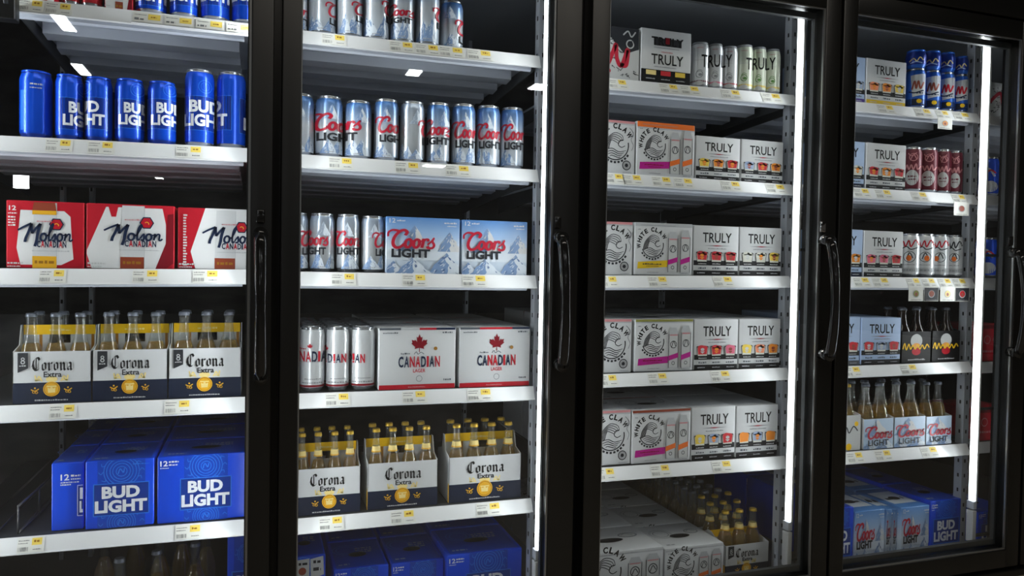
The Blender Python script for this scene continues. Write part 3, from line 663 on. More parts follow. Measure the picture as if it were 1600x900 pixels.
def tumbler(cx, z0, w, h, col, rr):
    g = [('charcoal', [[(cx-w*.43, z0), (cx+w*.43, z0), (cx+w*.52, z0+h), (cx+w*.40, z0+h*1.06), (cx-w*.40, z0+h*1.06), (cx-w*.52, z0+h)]])]
    g.append(('fruit_pale', [[(cx-w*.39, z0+h*.04), (cx+w*.39, z0+h*.04), (cx+w*.47, z0+h*.92), (cx-w*.47, z0+h*.92)]]))
    g.append((col, [[(cx-w*.36, z0+h*rr.uniform(.1, .3)), (cx+w*.36, z0+h*.2), (cx+w*.44, z0+h*.9), (cx-w*.44, z0+h*.9)]]+ell(cx-w*.1, z0+h*.95, w*.3, h*.2, 14)+ell(cx+w*.18, z0+h*.9, w*.24, h*.2, 14)))
    g.append((rr.choice(['brown_red', 'fruit_orange', 'off_white']), ell(cx, z0+h*.7, w*.17, h*.16, 10)+[[(cx-w*.2, z0+h*.5), (cx, z0+h*.25), (cx+w*.2, z0+h*.5)]])); return g
def art_truly(W, Hh, p):
    x0 = -W/2; rr = random.Random(int(W*7000+len(p[0])*13+ord(p[0][6]))); g = []
    low = p[3] if len(p) > 3 else 'black'
    g.append(('black', rect(x0, x0+W, Hh*.20, Hh*.30))); g.append(('black' if low in ('black',) else low, rect(x0, x0+W, 0, Hh*.10)))
    g.append(('white', T(' '.join(['|']*1), x0, x0+.0001, 0, .0001))) if 0 else None
    g.append(('black', T('TRULY', x0+W*.20, x0+W*.84, Hh*.66, Hh*.86, .012)))
    g.append(('grey', [[(x0+W*.22, Hh*.60), (x0+W*.5, Hh*.585), (x0+W*.82, Hh*.60), (x0+W*.5, Hh*.612)]])); g.append(('red', [[(x0+W*.40, Hh*.598), (x0+W*.52, Hh*.590), (x0+W*.64, Hh*.60), (x0+W*.52, Hh*.608)]]))
    g.append(('grey', lines(x0+W*.32, x0+W*.72, Hh*.53, Hh*.022, 0, rr)))
    for k, c in enumerate(p[:3]): g += tumbler(x0+W*(.19+.315*k), Hh*.27, W*.26, Hh*.19, c, rr)
    g.append(('off_white', sum([lines(x0+W*(.10+.31*k), x0+W*(.28+.31*k), Hh*.225, Hh*.02, 0, rr) for k in range(3)], [])))
    g.append(('slate', sum([lines(x0+W*(.10+.31*k), x0+W*(.28+.31*k), Hh*.13, Hh*.035, 0, rr) for k in range(3)], [])))
    g.append(('light_grey', sum([lines(x0+W*(.08+.33*k), x0+W*(.25+.33*k), Hh*.04, Hh*.02, 0, rr) for k in range(3)], []))); return g
def art_truly_tall(W, Hh, p):
    x0 = -W/2; rr = random.Random(3); g = [('black', rect(x0, x0+W, 0, Hh*.25))]
    g.append(('charcoal', rect(x0+W*.26, x0+W*.80, Hh*.70, Hh*.84))); g.append(('black', T('TRULY', x0+W*.20, x0+W*.84, Hh*.70, Hh*.86, .03))); g.append(('dark_red', rect(x0+W*.48, x0+W*.56, Hh*.74, Hh*.86)))
    g.append(('pinkish', lines(x0+W*.40, x0+W*.62, Hh*.575, .004, 0, rr))); g.append(('grey', rect(x0+W*.25, x0+W*.75, Hh*.655, Hh*.665)+lines(x0+W*.26, x0+W*.7, Hh*.30, .003, 0, rr)))
    g.append(('black', T('TRULY', x0+W*.20, x0+W*.84, Hh*.35, Hh*.54, .012)))
    for k, c in enumerate(('pale_gold', 'fruit_red', 'fruit_yellow')): g.append((c, rect(x0+W*(.10+.29*k), x0+W*(.30+.29*k), Hh*.15, Hh*.235)))
    g.append(('light_grey', sum([lines(x0+W*(.10+.3*k), x0+W*(.28+.3*k), Hh*.07, .003, 0, rr) for k in range(3)], []))); return g
def art_bud(W, Hh, p):
    """p: (centre of label 0..1, half width 0..1, numeral?)"""
    x0 = -W/2; c = x0+W*p[0]; hw = W*p[1]; rr = random.Random(5); g = []
    g.append(('bud_mid', rect(c-hw*.85, c+hw*.85, 0, Hh)))
    rings = []
    for zc, s in ((Hh*.83, 1), (Hh*.07, .8)):
        for q in (.62, .52, .40, .30, .18): rings += ring(c, zc, hw*q*s, hw*(q+.028)*s)
        for k in range(12):
            a = 2*pi*k/12; rings += stroke([(c+hw*.66*math.cos(a), zc+hw*.5*math.sin(a)), (c+hw*.74*math.cos(a+.15), zc+hw*.6*math.sin(a+.15)), (c+hw*.82*math.cos(a), zc+hw*.66*math.sin(a))], hw*.025)
        rings += stroke([(c-hw*.12, zc-hw*.1), (c-hw*.05, zc+hw*.1), (c+hw*.06, zc-hw*.05), (c+hw*.1, zc+hw*.12)], hw*.04)
    rings = [[(q[0], min(max(q[1], 0), Hh)) for q in pl] for pl in rings]
    g.append(('bud_line', rings)); g.append(('bud_dark', rect(c-hw, c+hw, Hh*.18, Hh*.66))); g.append(('bud_line', frame(c-hw, c+hw, Hh*.18, Hh*.66, Hh*.012)))
    g.append(('letter_silver', T('BUD', c-hw*.70, c+hw*.66, Hh*.435, Hh*.615, .045)+T('LIGHT', c-hw*.94, c+hw*.92, Hh*.225, Hh*.41, .045)))
    if p[2] is True:
        X = x0+W*.03; g.append(('letter_silver', T('12', X, X+W*.08, Hh*.86, Hh*.94, .02)+lines(X+W*.09, X+W*.20, Hh*.91, Hh*.025, 0, rr)+lines(X+W*.09, X+W*.19, Hh*.865, Hh*.025, 0, rr)+lines(X, X+W*.09, Hh*.825, Hh*.015, 0, rr)))
    else: g.append(('bud_line', lines(c+hw*.4, c+hw, Hh*.92, Hh*.02, 0, rr)))
    return g
def art_bud_side(W, Hh, p):
    x0 = -W/2; rr = random.Random(6)
    return [('letter_silver', T('12', x0+W*.28, x0+W*.55, Hh*.74, Hh*.83, .02)+lines(x0+W*.60, x0+W*.9, Hh*.79, Hh*.03, 0, rr)+lines(x0+W*.60, x0+W*.9, Hh*.745, Hh*.02, 0, rr)+lines(x0+W*.28, x0+W*.85, Hh*.70, Hh*.02, 0, rr)+lines(x0+W*.28, x0+W*.6, Hh*.665, Hh*.02, 0, rr)),
            ('bud_dark', rect(x0+W*.82, x0+W*1.0, Hh*.22, Hh*.64)), ('letter_silver', frame(x0+W*.80, x0+W*1.0, Hh*.20, Hh*.66, Hh*.008)), ('letter_silver', rect(x0+W*.88, x0+W*.99, Hh*.45, Hh*.62)+rect(x0+W*.87, x0+W*.93, Hh*.25, Hh*.42)+rect(x0+W*.93, x0+W*.99, Hh*.25, Hh*.30))]
def art_coors(W, Hh, p):
    x0 = -W/2; rr = random.Random(11); g = []
    g += peak(x0+W*.38, Hh*.40, W*.46, Hh*.46, rr, 'peak_grey', 'white', 'peak_blue')+peak(x0+W*.86, Hh*.35, W*.40, Hh*.40, rr, 'peak_blue', 'white', 'peak_blue')
    g.append(('peak_pale', rect(x0, x0+W, Hh*.24, Hh*.40))); g += peak(x0+W*.10, 0, W*.34, Hh*.22, rr)+peak(x0+W*.82, 0, W*.55, Hh*.38, rr)+peak(x0+W*.36, 0, W*.50, Hh*.30, rr)
    g = [(m, [clip for q in ps for clip in [clipx(q, x0, x0+W)] if clip]) for m, ps in g]
    g.append(('charcoal', T('LIGHT', x0+W*.07, x0+W*.59, Hh*.28, Hh*.435, .045))); g.append(('coors_red', fit(SA, x0+W*.01, x0+W*.66, Hh*.43, Hh*.79)))
    g.append(('white', T('12', x0+W*.04, x0+W*.12, Hh*.89, Hh*.97, .01)+lines(x0+W*.14, x0+W*.25, Hh*.92, Hh*.025, 0, rr)+lines(x0+W*.78, x0+W*.95, Hh*.90, Hh*.03, 0, rr)+lines(x0+W*.82, x0+W*.95, Hh*.85, Hh*.02, 0, rr))); return g
def art_lager(W, Hh, p):
    x0 = -W/2; rr = random.Random(12); g = []
    for a, c, m in ((0, .28, 'slate'), (.28, .52, 'light_grey' if p[0] else 'red'), (.52, .74, 'red'), (.74, 1, 'navy_ink')): g.append((m, rect(x0+W*a, x0+W*c, Hh*.965, Hh)))
    g.append(('red', rect(x0, x0+W, 0, Hh*.075))); g.append(('pinkish', lines(x0+W*.38, x0+W*.6, Hh*.025, Hh*.02, 0, rr)))
    g.append(('dark_red', leaf(x0+W*.52, Hh*.71, W*.15)))
    g += word('CANADIAN', x0+W*.25, x0+W*.79, Hh*.355, Hh*.535, .03, CC)
    g.append(('red', T('LAGER', x0+W*.44, x0+W*.60, Hh*.27, Hh*.33, .02)))
    g.append(('slate', lines(x0+W*.28, x0+W*.40, Hh*.57, Hh*.025, 0, rr)+stroke([(x0+W*.45, Hh*.57), (x0+W*.48, Hh*.61), (x0+W*.50, Hh*.57), (x0+W*.54, Hh*.60), (x0+W*.58, Hh*.57)], .0016)+lines(x0+W*.05, x0+W*.24, Hh*.91, Hh*.022, 0, rr)+lines(x0+W*.82, x0+W*.95, Hh*.91, Hh*.03, 0, rr)+ring(x0+W*.52, Hh*.17, W*.035, W*.04)+lines(x0+W*.84, x0+W*.95, Hh*.13, Hh*.03, 0, rr)))
    g.append(('gold_dark', ell(x0+W*.73, Hh*.66, W*.025, Hh*.03))); return g
def hexa(cx, cz, r): return [[(cx+r*math.cos(pi/3*k), cz+r*math.sin(pi/3*k)) for k in range(6)]]
def art_molson(W, Hh, p):
    """p: label outline (fractions), script box, emblem, can columns, gold or amber foot"""
    x0 = -W/2; F = lambda pts: [[(x0+W*a, Hh*c) for a, c in pts]]; rr = random.Random(21)
    g = [('white', F(p['label']))]
    for pl in p.get('red', []): g.append(('red', F(pl)))
    if p.get('dark'): g.append(('dark_red', F(p['dark'])))
    cx0, cx1, cz1, foot = p['can']
    g.append(('card_white', F([(cx0, .16), (cx1, .16), (cx1, cz1), (cx0+.02, cz1)])))
    g.append((foot, F([(cx0, .0), (cx1, .0), (cx1, .18), (cx0, .18)]))); g.append(('gold_dark', lines(x0+W*(cx0+.03), x0+W*(cx1-.03), Hh*.07, Hh*.05, 0, rr)))
    if p.get('capred'): g.append(('brown_red', F([(cx0, .86), (cx1, .86), (cx1-.02, .98), (cx0+.02, .98)]))); g.append(('gold', F([(cx0, .80), (cx1, .80), (cx1, .86), (cx0, .86)])))
    g.append(('light_grey', F([(cx1, .02), (cx1+.006, .02), (cx1+.006, cz1), (cx1, cz1)])))
    ex, ez, er = p['emblem']; g.append(('navy_ink', hexa(x0+W*ex, Hh*ez, er*1.22))); g.append(('red', hexa(x0+W*ex, Hh*ez, er))); g.append(('gold', ring(x0+W*ex, Hh*ez-er*.2, er*.26, er*.4, -.4, 2.6)))
    sx0, sx1, sz0, sz1 = p['script']; g.append(('navy_ink', fit(SB, x0+W*sx0, x0+W*sx1, Hh*sz0, Hh*sz1)))
    a, c, z0, z1 = p['canadian']; g += word('CANADIAN', x0+W*a, x0+W*c, Hh*z0, Hh*z1, .03, CM)
    g.append(('pinkish', lines(x0+W*(ex-.25), x0+W*(ex-.06), Hh*(ez+.03), Hh*.025, 0, rr))); g.append(('light_grey', lines(x0+W*(a-.06), x0+W*(c+.04), Hh*(z0-.06), Hh*.02, 0, rr)))
    g.append(('off_white', lines(x0+W*.02, x0+W*.22, Hh*.06, Hh*.03, 0, rr)+lines(x0+W*.02, x0+W*.18, Hh*.015, Hh*.02, 0, rr)))
    if p.get('num'): g.append(('white', T('12', x0+W*.04, x0+W*.13, Hh*.85, Hh*.92, .02)+lines(x0+W*.03, x0+W*.14, Hh*.80, Hh*.02, 0, rr)+sum([lines(x0+W*.03, x0+W*.12, Hh*(.74-.04*k), Hh*.025, 0, rr) for k in range(4)], [])))
    if p.get('vert'): g.append(('off_white', sum([rect(x0+W*.07, x0+W*.07+W*rr.uniform(.03, .05), Hh*(.05+.045*k), Hh*(.075+.045*k)) for k in range(19)], [])))
    return g
def art_sketch(W, Hh, p):
    x0 = -W/2; rr = random.Random(31); g = [('charcoal', [[(x0+W*.35, Hh), (x0+W, Hh), (x0+W, Hh*.62), (x0+W*.75, Hh*.5)]]), ('off_white', stroke([(x0+W*.72, Hh*.86), (x0+W*.80, Hh*.94), (x0+W*.86, Hh*.84), (x0+W*.93, Hh*.94)], .004)+ring(x0+W*.84, Hh*.70, W*.05, W*.07))]
    sc = []
    for k in range(70):
        a, c = x0+W*rr.uniform(.05, .95), Hh*rr.uniform(.05, .9); sc += stroke([(a, c), (a+W*rr.uniform(-.05, .05), c+Hh*.03), (a+W*rr.uniform(-.05, .06), c+Hh*rr.uniform(-.04, .04))], .0016)
    g.append(('charcoal', sc)); g.append(('coors_red', stroke([(x0, Hh*.4), (x0+W*.3, Hh*.7), (x0+W*.38, Hh*.4), (x0+W*.46, Hh*.28), (x0+W*.56, Hh*.55), (x0+W*.60, Hh*.66), (x0+W*.62, Hh*.4), (x0+W*.70, Hh*.28), (x0+W*.80, Hh*.6), (x0+W*.78, Hh*.3), (x0+W*.68, Hh*.3)], .012)+ell(x0+W*.46, Hh*.16, W*.06, Hh*.05))); return g
def art_redbox(W, Hh, p):
    x0 = -W/2; rr = random.Random(32)
    return [('pinkish', sum([ring(x0+W*(.15+.25*k), Hh*.6, .012, .015) for k in range(4)], [])+lines(x0, x0+W*.9, Hh*.25, .008, 0, rr)), ('dark_red', rect(x0, x0+W, Hh*.9, Hh))]
def art_plain(W, Hh, p): return []
def slot_top(mb, cx, cy, w, d, z):
    put_top(mb, [('charcoal', ell(cx, cy, w/2, d/2, 20)), ('black', ell(cx, cy-d*.12, w/2*.86, d/2*.6, 20))], z)
KIND = {'claw': ('card_white', 'white seltzer carton with round wave emblem', art_claw), 'truly': ('card_white', 'white seltzer carton with three fruit tumblers', art_truly), 'truly_blue': ('pale_blue_card', 'pale blue seltzer carton with fruit tumblers', art_truly),
        'truly_tall': ('card_white', 'tall white seltzer carton printed twice with name', art_truly_tall), 'bud': ('bud_blue', 'blue beer carton with white block lettering', art_bud), 'bud_side': ('bud_blue', 'blue beer carton turned narrow side out', art_bud_side),
        'coors': ('coors_box', 'pale blue beer carton with mountains and red script', art_coors), 'lager': ('card_white', 'white beer carton with dark red maple leaf', art_lager), 'molson': ('red', 'red and white beer carton with navy script', art_molson),
        'sketch': ('off_white', 'sketched black and white beer carton', art_sketch), 'redbox': ('red', 'red carton partly hidden behind strip lamp', art_redbox)}
def make_box(d, s, xl, xr, ytl, ytr, kind, p=(), depth=.20, yf=YF, zb=None, desc=None, rz=0, top=None, rear=0, lab=None):
    cx, z0, W, Hh = box_place(xl, xr, ytl, ytr, d, s, yf, zb)
    base, dsc, art = KIND[kind]; dsc = desc or dsc
    b = MB(); b.box(-W/2, W/2, 0, depth, 0, Hh, base, .0028)
    put_flat(b, [(m, [c for q in ps for c in [clipx(q, -W/2+.0015, W/2-.0015)] if c]) for m, ps in art(W, Hh, p)], .0)
    rr = random.Random(int(xl))
    if kind in ('bud', 'bud_side') or top == 'bud':
        g = [('bud_mid', rect(-W*.45, W*.45, depth*.04, depth*.96)), ('peak_grey', sum([lines(-W*.02, W*.3, depth*(.52+.07*k), depth*.045, 0, rr) for k in range(3)], [])+lines(-W*.4, -W*.2, depth*.12, depth*.05, 0, rr)), ('bud_line', ring(-W*.2, depth*.65, depth*.12, depth*.13)+ring(-W*.2, depth*.65, depth*.17, depth*.18))]
        put_top(b, g, Hh)
    if kind == 'claw':
        put_top(b, [('light_grey', ring(-W*.25, depth*.6, depth*.16, depth*.2)), ('grey', ring(-W*.25, depth*.6, depth*.12, depth*.135)+lines(-W*.4, -W*.25, depth*.12, depth*.05, 0, rr)+ell(W*.28, depth*.6, W*.12, depth*.10)), ('off_white', ell(W*.28, depth*.6, W*.10, depth*.07)), ('grey', stroke([(W*.2, depth*.6), (W*.27, depth*.66), (W*.34, depth*.58)], .003))], Hh)
    if kind == 'bud' and p[2] == 'stickers':
        put_flat(b, [('off_white', [[(-W*.28, Hh*.72), (W*.08, Hh*.74), (W*.08, Hh*.97), (-W*.28, Hh*.96)], [(W*.12, Hh*.70), (W*.46, Hh*.74), (W*.44, Hh*.99), (W*.10, Hh*.96)]]), ('charcoal', lines(-W*.2, W*.04, Hh*.89, Hh*.04, 0, rr)+lines(W*.18, W*.38, Hh*.90, Hh*.04, 0, rr)+lines(W*.18, W*.38, Hh*.80, Hh*.05, 0, rr)), ('brown_red', ell(-W*.10, Hh*.81, W*.10, Hh*.05))], -.003)
    if kind == 'lager': put_side(b, [('grey', sum([rect(depth*(.2+.12*k), depth*(.25+.12*k), Hh*.2, Hh*.8) for k in range(5)], []))], -W/2)
    if kind == 'coors': put_top(b, [('peak_pale', rect(-W*.4, W*.4, depth*.2, depth*.8)), ('slate', lines(-W*.3, W*.3, depth*.4, depth*.1, 0, rr))], Hh)
    nm = {'claw': 'seltzer_carton', 'truly': 'seltzer_carton', 'truly_blue': 'seltzer_carton', 'truly_tall': 'seltzer_carton', 'redbox': 'drink_carton'}.get(kind, 'beer_carton')
    o = b.build(nm, loc=(cx, yf, z0)); o.rotation_euler.z = rz
    if kind in ('bud', 'claw', 'coors') and (Hh+z0 < H or s >= 4):
        hb = MB(); hy = depth*.45; slot_top(hb, 0.0, hy, W*.34, depth*.17, Hh+.0012); hb.build('handle_slot', o)
    tag(o, lab or '%s, %s from left, %s' % (dsc, nth(d, s, dsc), where(d, s)), 'carton', 'cartons on %s' % where(d, s))
    o['depth'] = depth; o['h'] = Hh; o['w'] = W
    for k in range(1, rear+1):
        c = dup(o, (cx+(0 if not rz else 0), yf+k*(depth+.006), z0)); c.rotation_euler.z = 0
        c['label'] = '%s, %s behind the %s' % (dsc.replace('white seltzer carton with large wave emblem', 'emblem seltzer carton').replace('white seltzer carton with three fruit tumblers', 'tumbler seltzer carton').replace('and two cans', '').replace('pale blue beer carton with mountains and red script', 'mountain beer carton').replace('blue beer carton with white block lettering', 'blue beer carton').replace('blue beer carton with two white stickers', 'blue carton in stickered lane').replace(' turned narrow side out', ' standing narrow').replace('red and white beer carton with navy script', 'red and white beer carton').replace('white beer carton with dark red maple leaf', 'maple leaf beer carton').replace('pale blue seltzer carton with fruit tumblers', 'pale blue seltzer carton').replace('large white seltzer case with top handle slot', 'large white seltzer case'), ORD[k], o['label'].split(', ', 1)[1]); c['group'] = o['group']
    return o
# ------------------------------------------------------------------ bottles and open bottle carriers
def bottle_mesh(r, h, cap='cap_gold', glass='bottle_glass', label=None, fill=.60):
    """returns (root builder, cap builder, beer builder)"""
    prof = [(r*.82, 0), (r*.96, .003), (r, .010), (r, h*.50), (r*.98, h*.53), (r*.88, h*.585), (r*.70, h*.65), (r*.52, h*.72), (r*.43, h*.80), (r*.385, h*.90), (r*.40, h*.925), (r*.44, h*.935), (r*.44, h*.950), (r*.39, h*.957), (r*.39, h*.985)]
    g = MB(); g.lathe(prof, glass, 18)
    c = MB(); c.lathe([(r*.47, h*.955), (r*.49, h*.958), (r*.47, h*.968), (r*.44, h*.993), (r*.36, h)], cap, 18)
    fz = fill
    bp = [(r*.78, .004), (r*.92, .008), (r*.93, h*.50), (r*.82, h*.585), (r*.64, h*.65)]
    if fz > .7: bp += [(r*.47, h*.72)]
    bp += [(bp[-1][0]-.004, bp[-1][1]+.001)]
    e = MB(); e.lathe(bp, 'beer' if glass == 'bottle_glass' else 'dark_glass', 16)
    if label == 'gold':
        g.lathe([(r*.555, h*.715), (r*.475, h*.775)], 'pale_gold', 18, cap=False); g.lathe([(r*.60, h*.70), (r*.56, h*.715)], 'gold', 18, cap=False)
    return g, c, e
_B = {}
def make_bottle(x, y, z, r, h, cap='cap_gold', glass='bottle_glass', label=None, fill=.72, lab='', grp=''):
    key = (round(r, 4), round(h, 3), cap, glass, label, fill)
    if key not in _B:
        g, c, e = bottle_mesh(r, h, cap, glass, label, fill)
        o = g.build('beer_bottle', loc=(x, y, z)); c.build('cap', o); e.build('beer', o); _B[key] = o
    else: o = dup(_B[key], (x, y, z), R.uniform(0, 6))
    tag(o, lab, 'bottle', grp); return o
def carrier(x0, x1, z0, hp, hd, y0, dp, kind, d, s, lab, ribbon=False, emb=.46):
    """open bottle carrier: tray of panels, sloping ends, card divider with hand hole"""
    W = x1-x0; t = .0015
    o = tag(empty('bottle_carrier', ((x0+x1)/2, y0, z0)), lab, 'bottle carrier', 'open bottle carriers on %s' % where(d, s))
    b = MB(); cw = 'card_white' if kind != 'black' else 'black'
    b.box(-W/2, W/2, 0, t, 0, hp, cw); b.box(-W/2, W/2, dp-t, dp, 0, hp, cw); b.box(-W/2, W/2, t, dp-t, 0, t, cw)
    sx = [(0, 0), (dp, 0), (dp, hp), (dp*.66, hp+.01), (dp*.56, hd), (dp*.44, hd), (dp*.34, hp+.01), (0, hp)]
    for xx in (-W/2, W/2-t):
        b.sect(sx, xx, xx+t, cw)
    rr = random.Random(int(W*1e5)); X = -W/2; g = []
    if kind == 'corona':
        g.append(('navy', rect(X, X+W, 0, hp*.40))); g.append(('pale_gold', ell(X+W*emb+W*.03, hp*.46, W*.075, hp*.06)))
        fl = []
        for sg in (-1, 1):
            c0 = X+W*(emb+.03)+sg*W*.16; fl += stroke([(c0-sg*W*.04, hp*.42), (c0, hp*.52), (c0+sg*W*.03, hp*.43), (c0+sg*W*.05, hp*.54)], .003)+stroke([(c0-sg*W*.02, hp*.45), (c0+sg*W*.05, hp*.44)], .003)
        g.append(('pale_gold', fl)); c0 = X+W*(emb+.03)
        g.append(('gold', ell(c0, hp*.27, W*.108))); g.append(('gold_dark', ring(c0, hp*.27, W*.088, W*.095))); g.append(('pale_gold', [[(c0-W*.045, hp*.20), (c0+W*.045, hp*.20), (c0+W*.05, hp*.30), (c0+W*.02, hp*.28), (c0, hp*.34), (c0-W*.02, hp*.28), (c0-W*.05, hp*.30)]]+rect(c0-W*.06, c0+W*.06, hp*.31, hp*.335)))
        fl = []
        for sg in (-1, 1):
            q = c0+sg*W*.21; fl += ring(q-W*.015, hp*.22, W*.012, W*.020, n=10)+ring(q+W*.02, hp*.21, W*.012, W*.020, n=10)+stroke([(q-W*.05, hp*.27), (q, hp*.24), (q+W*.05, hp*.28)], .0022)+rect(q-W*.01, q+W*.01, hp*.28, hp*.31)
        g.append(('gold', fl)); g.append(('off_white', lines(X+W*.28, X+W*.70, hp*.045, hp*.03, 0, rr)))
        g.append(('black', fit(BL, X+W*.23, X+W*.76, hp*.62, hp*.90))); g.append(('charcoal', T('Extra', X+W*.39, X+W*.62, hp*.50, hp*.61, .02)))
        if ribbon:
            g.append(('charcoal', [[(X+W*.065, hp*.98), (X+W*.195, hp*.98), (X+W*.195, hp*.68), (X+W*.065, hp*.60)]])); g.append(('off_white', ring(X+W*.13, hp*.86, W*.013, W*.024, n=12)+ring(X+W*.13, hp*.80, W*.016, W*.028, n=12)+lines(X+W*.085, X+W*.175, hp*.72, hp*.025, 0, rr)))
        put_side(b, [('gold', rect(0, .012, 0, hp*.42))], -W/2)
    elif kind == 'black':
        c0 = X+W*.5
        g.append(('off_white', ell(c0, hp*.70, W*.20, hp*.22))); g.append(('red', ell(c0, hp*.36, W*.15, hp*.12))); g.append(('peach', ell(c0, hp*.55, W*.13, hp*.08)))
        g.append(('yellow', shear(stroke([(X+W*.04, hp*.44), (X+W*.10, hp*.62), (X+W*.16, hp*.42), (X+W*.24, hp*.60), (X+W*.30, hp*.44), (X+W*.38, hp*.56), (X+W*.46, hp*.44), (X+W*.54, hp*.58), (X+W*.62, hp*.44), (X+W*.70, hp*.56), (X+W*.78, hp*.44), (X+W*.86, hp*.58), (X+W*.94, hp*.48)], .0045), 0)))
        g.append(('off_white', lines(X+W*.22, X+W*.8, hp*.08, hp*.05, 0, rr)))
    elif kind == 'coors':
        g.append(('sky_pale', rect(X, X+W, 0, hp))); g += peak(X+W*.45, hp*.4, W*.9, hp*.58, rr, 'peak_grey', 'white', 'peak_blue')+peak(X+W*.2, 0, W*.6, hp*.25, rr)+peak(X+W*.75, 0, W*.7, hp*.3, rr)
        g = [(m, [c for q in ps for c in [clipx(q, X, X+W)] if c]) for m, ps in g]
        g.append(('charcoal', T('LIGHT', X+W*.14, X+W*.84, hp*.10, hp*.30, .02))); g.append(('coors_red', fit(SA, X+W*.03, X+W*.97, hp*.32, hp*.76)))
    elif kind == 'lemon':
        g.append(('off_white', rect(X, X+W, 0, hp))); g.append(('yellow', ell(X+W*.3, hp*.2, W*.14)+ell(X+W*.85, hp*.75, W*.07)+ell(X+W*.6, hp*.1, W*.1))); g.append(('charcoal', stroke([(X+W*.1, hp*.5), (X+W*.2, hp*.72), (X+W*.35, hp*.5), (X+W*.5, hp*.66), (X+W*.6, hp*.5), (X+W*.75, hp*.68), (X+W*.9, hp*.55)], .004)))
    put_flat(b, g, 0); b.build('tray', o)
    e = MB(); ym = dp/2; c1 = 'yellow' if kind in ('corona', 'lemon') else 'off_white' if kind == 'coors' else 'black'; c2 = 'light_grey' if kind == 'corona' else c1; cs = (c1, c2, c2, c2)
    hz0, hz1, hw = hd-.042, hd-.022, W*.14; hh = hw
    for cc, (xa, xb, za, zb_) in zip(cs, ((-W/2+.004, W/2-.004, hd-.022, hd), (-W/2+.004, W/2-.004, .002, hd-.042), (-W/2+.004, -hw, hz0, hz1), (hw, W/2-.004, hz0, hz1))):
        e.box(xa, xb, ym-.001, ym+.001, za, zb_, cc)
    if kind == 'corona':
        put_flat(e, [('gold_dark', sum([rect(-W*.5+W*.23*k, -W*.46+W*.23*k, hp*.9, hd-.022) for k in (1, 4)], [])), ('pale_gold', lines(-hw, hw, hd-.014, .005, 0, rr))], ym-.001)
    e.build('divider', o)
    return o
def six(d, s, xl, xr, ypl, ypr, ycap, kind, nb=3, yf=YF, dp=.125, cap='cap_gold', ribbon=False, desc='white and navy bottle carrier with gold crest', hdiv=.035, zb=None, lab=None, rows=2, glass='bottle_glass', blab='gold', hd_px=None, fill=.6, bdesc='clear beer bottle', jit=.001, emb=.46):
    cx, z0, W, hp = box_place(xl, xr, ypl, ypr, d, s, yf, zb)
    x0, x1 = cx-W/2, cx+W/2
    r = min((W-.006)/nb/2, (dp-.008)/4)*.97
    h = at((xl+xr)/2, ycap, yf+.004+r)[1]-z0-.002
    n = nth(d, s, desc); base = lab or '%s, %s from left, %s' % (desc, n, where(d, s))
    carrier(x0, x1, z0, hp, min(hp+hdiv, h*.86), yf, dp, kind, d, s, base, ribbon, emb)
    for row in range(rows):
        for i in range(nb):
            bx = x0+.003+(W-.006)*(i+.5)/nb; by = yf+dp*(.25+.5*row)+(.0 if row == 0 else .0)
            make_bottle(bx+R.uniform(-jit, jit), by, z0+.0021, r, h, cap, glass, blab, fill, '%s, %s row, %s from left, %s %s carrier, %s' % (bdesc, ('front', 'back')[row], ORD[i], n, {'corona': 'crest', 'black': 'black', 'lemon': 'lemon', 'coors': 'mountain'}[kind], where(d, s)), 'bottles in carriers on %s' % where(d, s))
    return x0, x1, z0, hp, h, r

# ================================================================== door 1
for xl, xr in ((97, 126), (127, 161)): make_can(1, 0, xl, xr, -50, 'red_white')
MOL1 = dict(label=[(.18, .05), (.70, .05), (.86, .14), (.84, .40), (.82, .78), (.74, .86), (.18, .86), (.15, .5), (.13, .3)], can=(.33, .64, .98, 'gold'), capred=1, emblem=(.64, .66, .012), script=(.14, .86, .32, .68), canadian=(.39, .77, .31, .41), num=1)
MOL2 = dict(label=[(.0, .25), (.22, .95), (.86, .95), (.90, .70), (.90, .40), (.78, .0), (.06, .0)], red=[[(.24, .98), (.36, .98), (.33, .80), (.28, .80)]], dark=[(.78, .0), (.90, .0), (1.0, .1), (1.0, .88), (.92, .86), (.9, .4)], can=(.38, .65, .98, 'brown_red'), emblem=(.68, .72, .0125), script=(.19, .87, .36, .70), canadian=(.43, .79, .34, .44))
MOL3 = dict(label=[(.16, .28), (.34, 1.0), (1, 1), (1, 0), (.22, .0)], red=[[(.93, 1), (1, 1), (1, .9)], [(.86, 0), (1, 0), (1, .3)]], can=(.46, .72, .97, 'brown_red'), emblem=(.80, .70, .012), script=(.30, .98, .35, .71), canadian=(.55, .92, .33, .43), vert=1)
make_box(1, 0, 27, 92, -70, -70, 'molson', MOL3, desc='red and white carton under shelf price rail edge'); make_box(1, 0, 163, 208, -60, -60, 'molson', MOL2, desc='red and white carton under shelf price rail edge')
for xl, xr in ((211, 262), (265, 311), (313, 360), (362, 408)): make_can(1, 0, xl, xr, -70, 'bud', [(xl-4, -38, xr+4, 2)], yf=-.045+.05)
make_can(1, 1, 31, 84, 113.5, 'bud', hint='bluelid')
BW = (98, 158, 164, 196)
make_can(1, 1, 86, 131.5, 119, 'bud', [BW], hint='bluelid'); make_can(1, 1, 132.5, 177, 123, 'bud', [BW], hint='bluelid')
make_can(1, 1, 179, 227, 126, 'bud', [(185, 160, 245, 195)], hint='bluelid'); make_can(1, 1, 230, 277, 130, 'bud', [(236, 160, 296, 196)], hint='bluelid')
BW = (286, 156, 355, 197)
make_can(1, 1, 288, 336, 112, 'bud', [BW]); make_can(1, 1, 338, 385, 116, 'bud', [BW, (381, 158, 450, 200)])
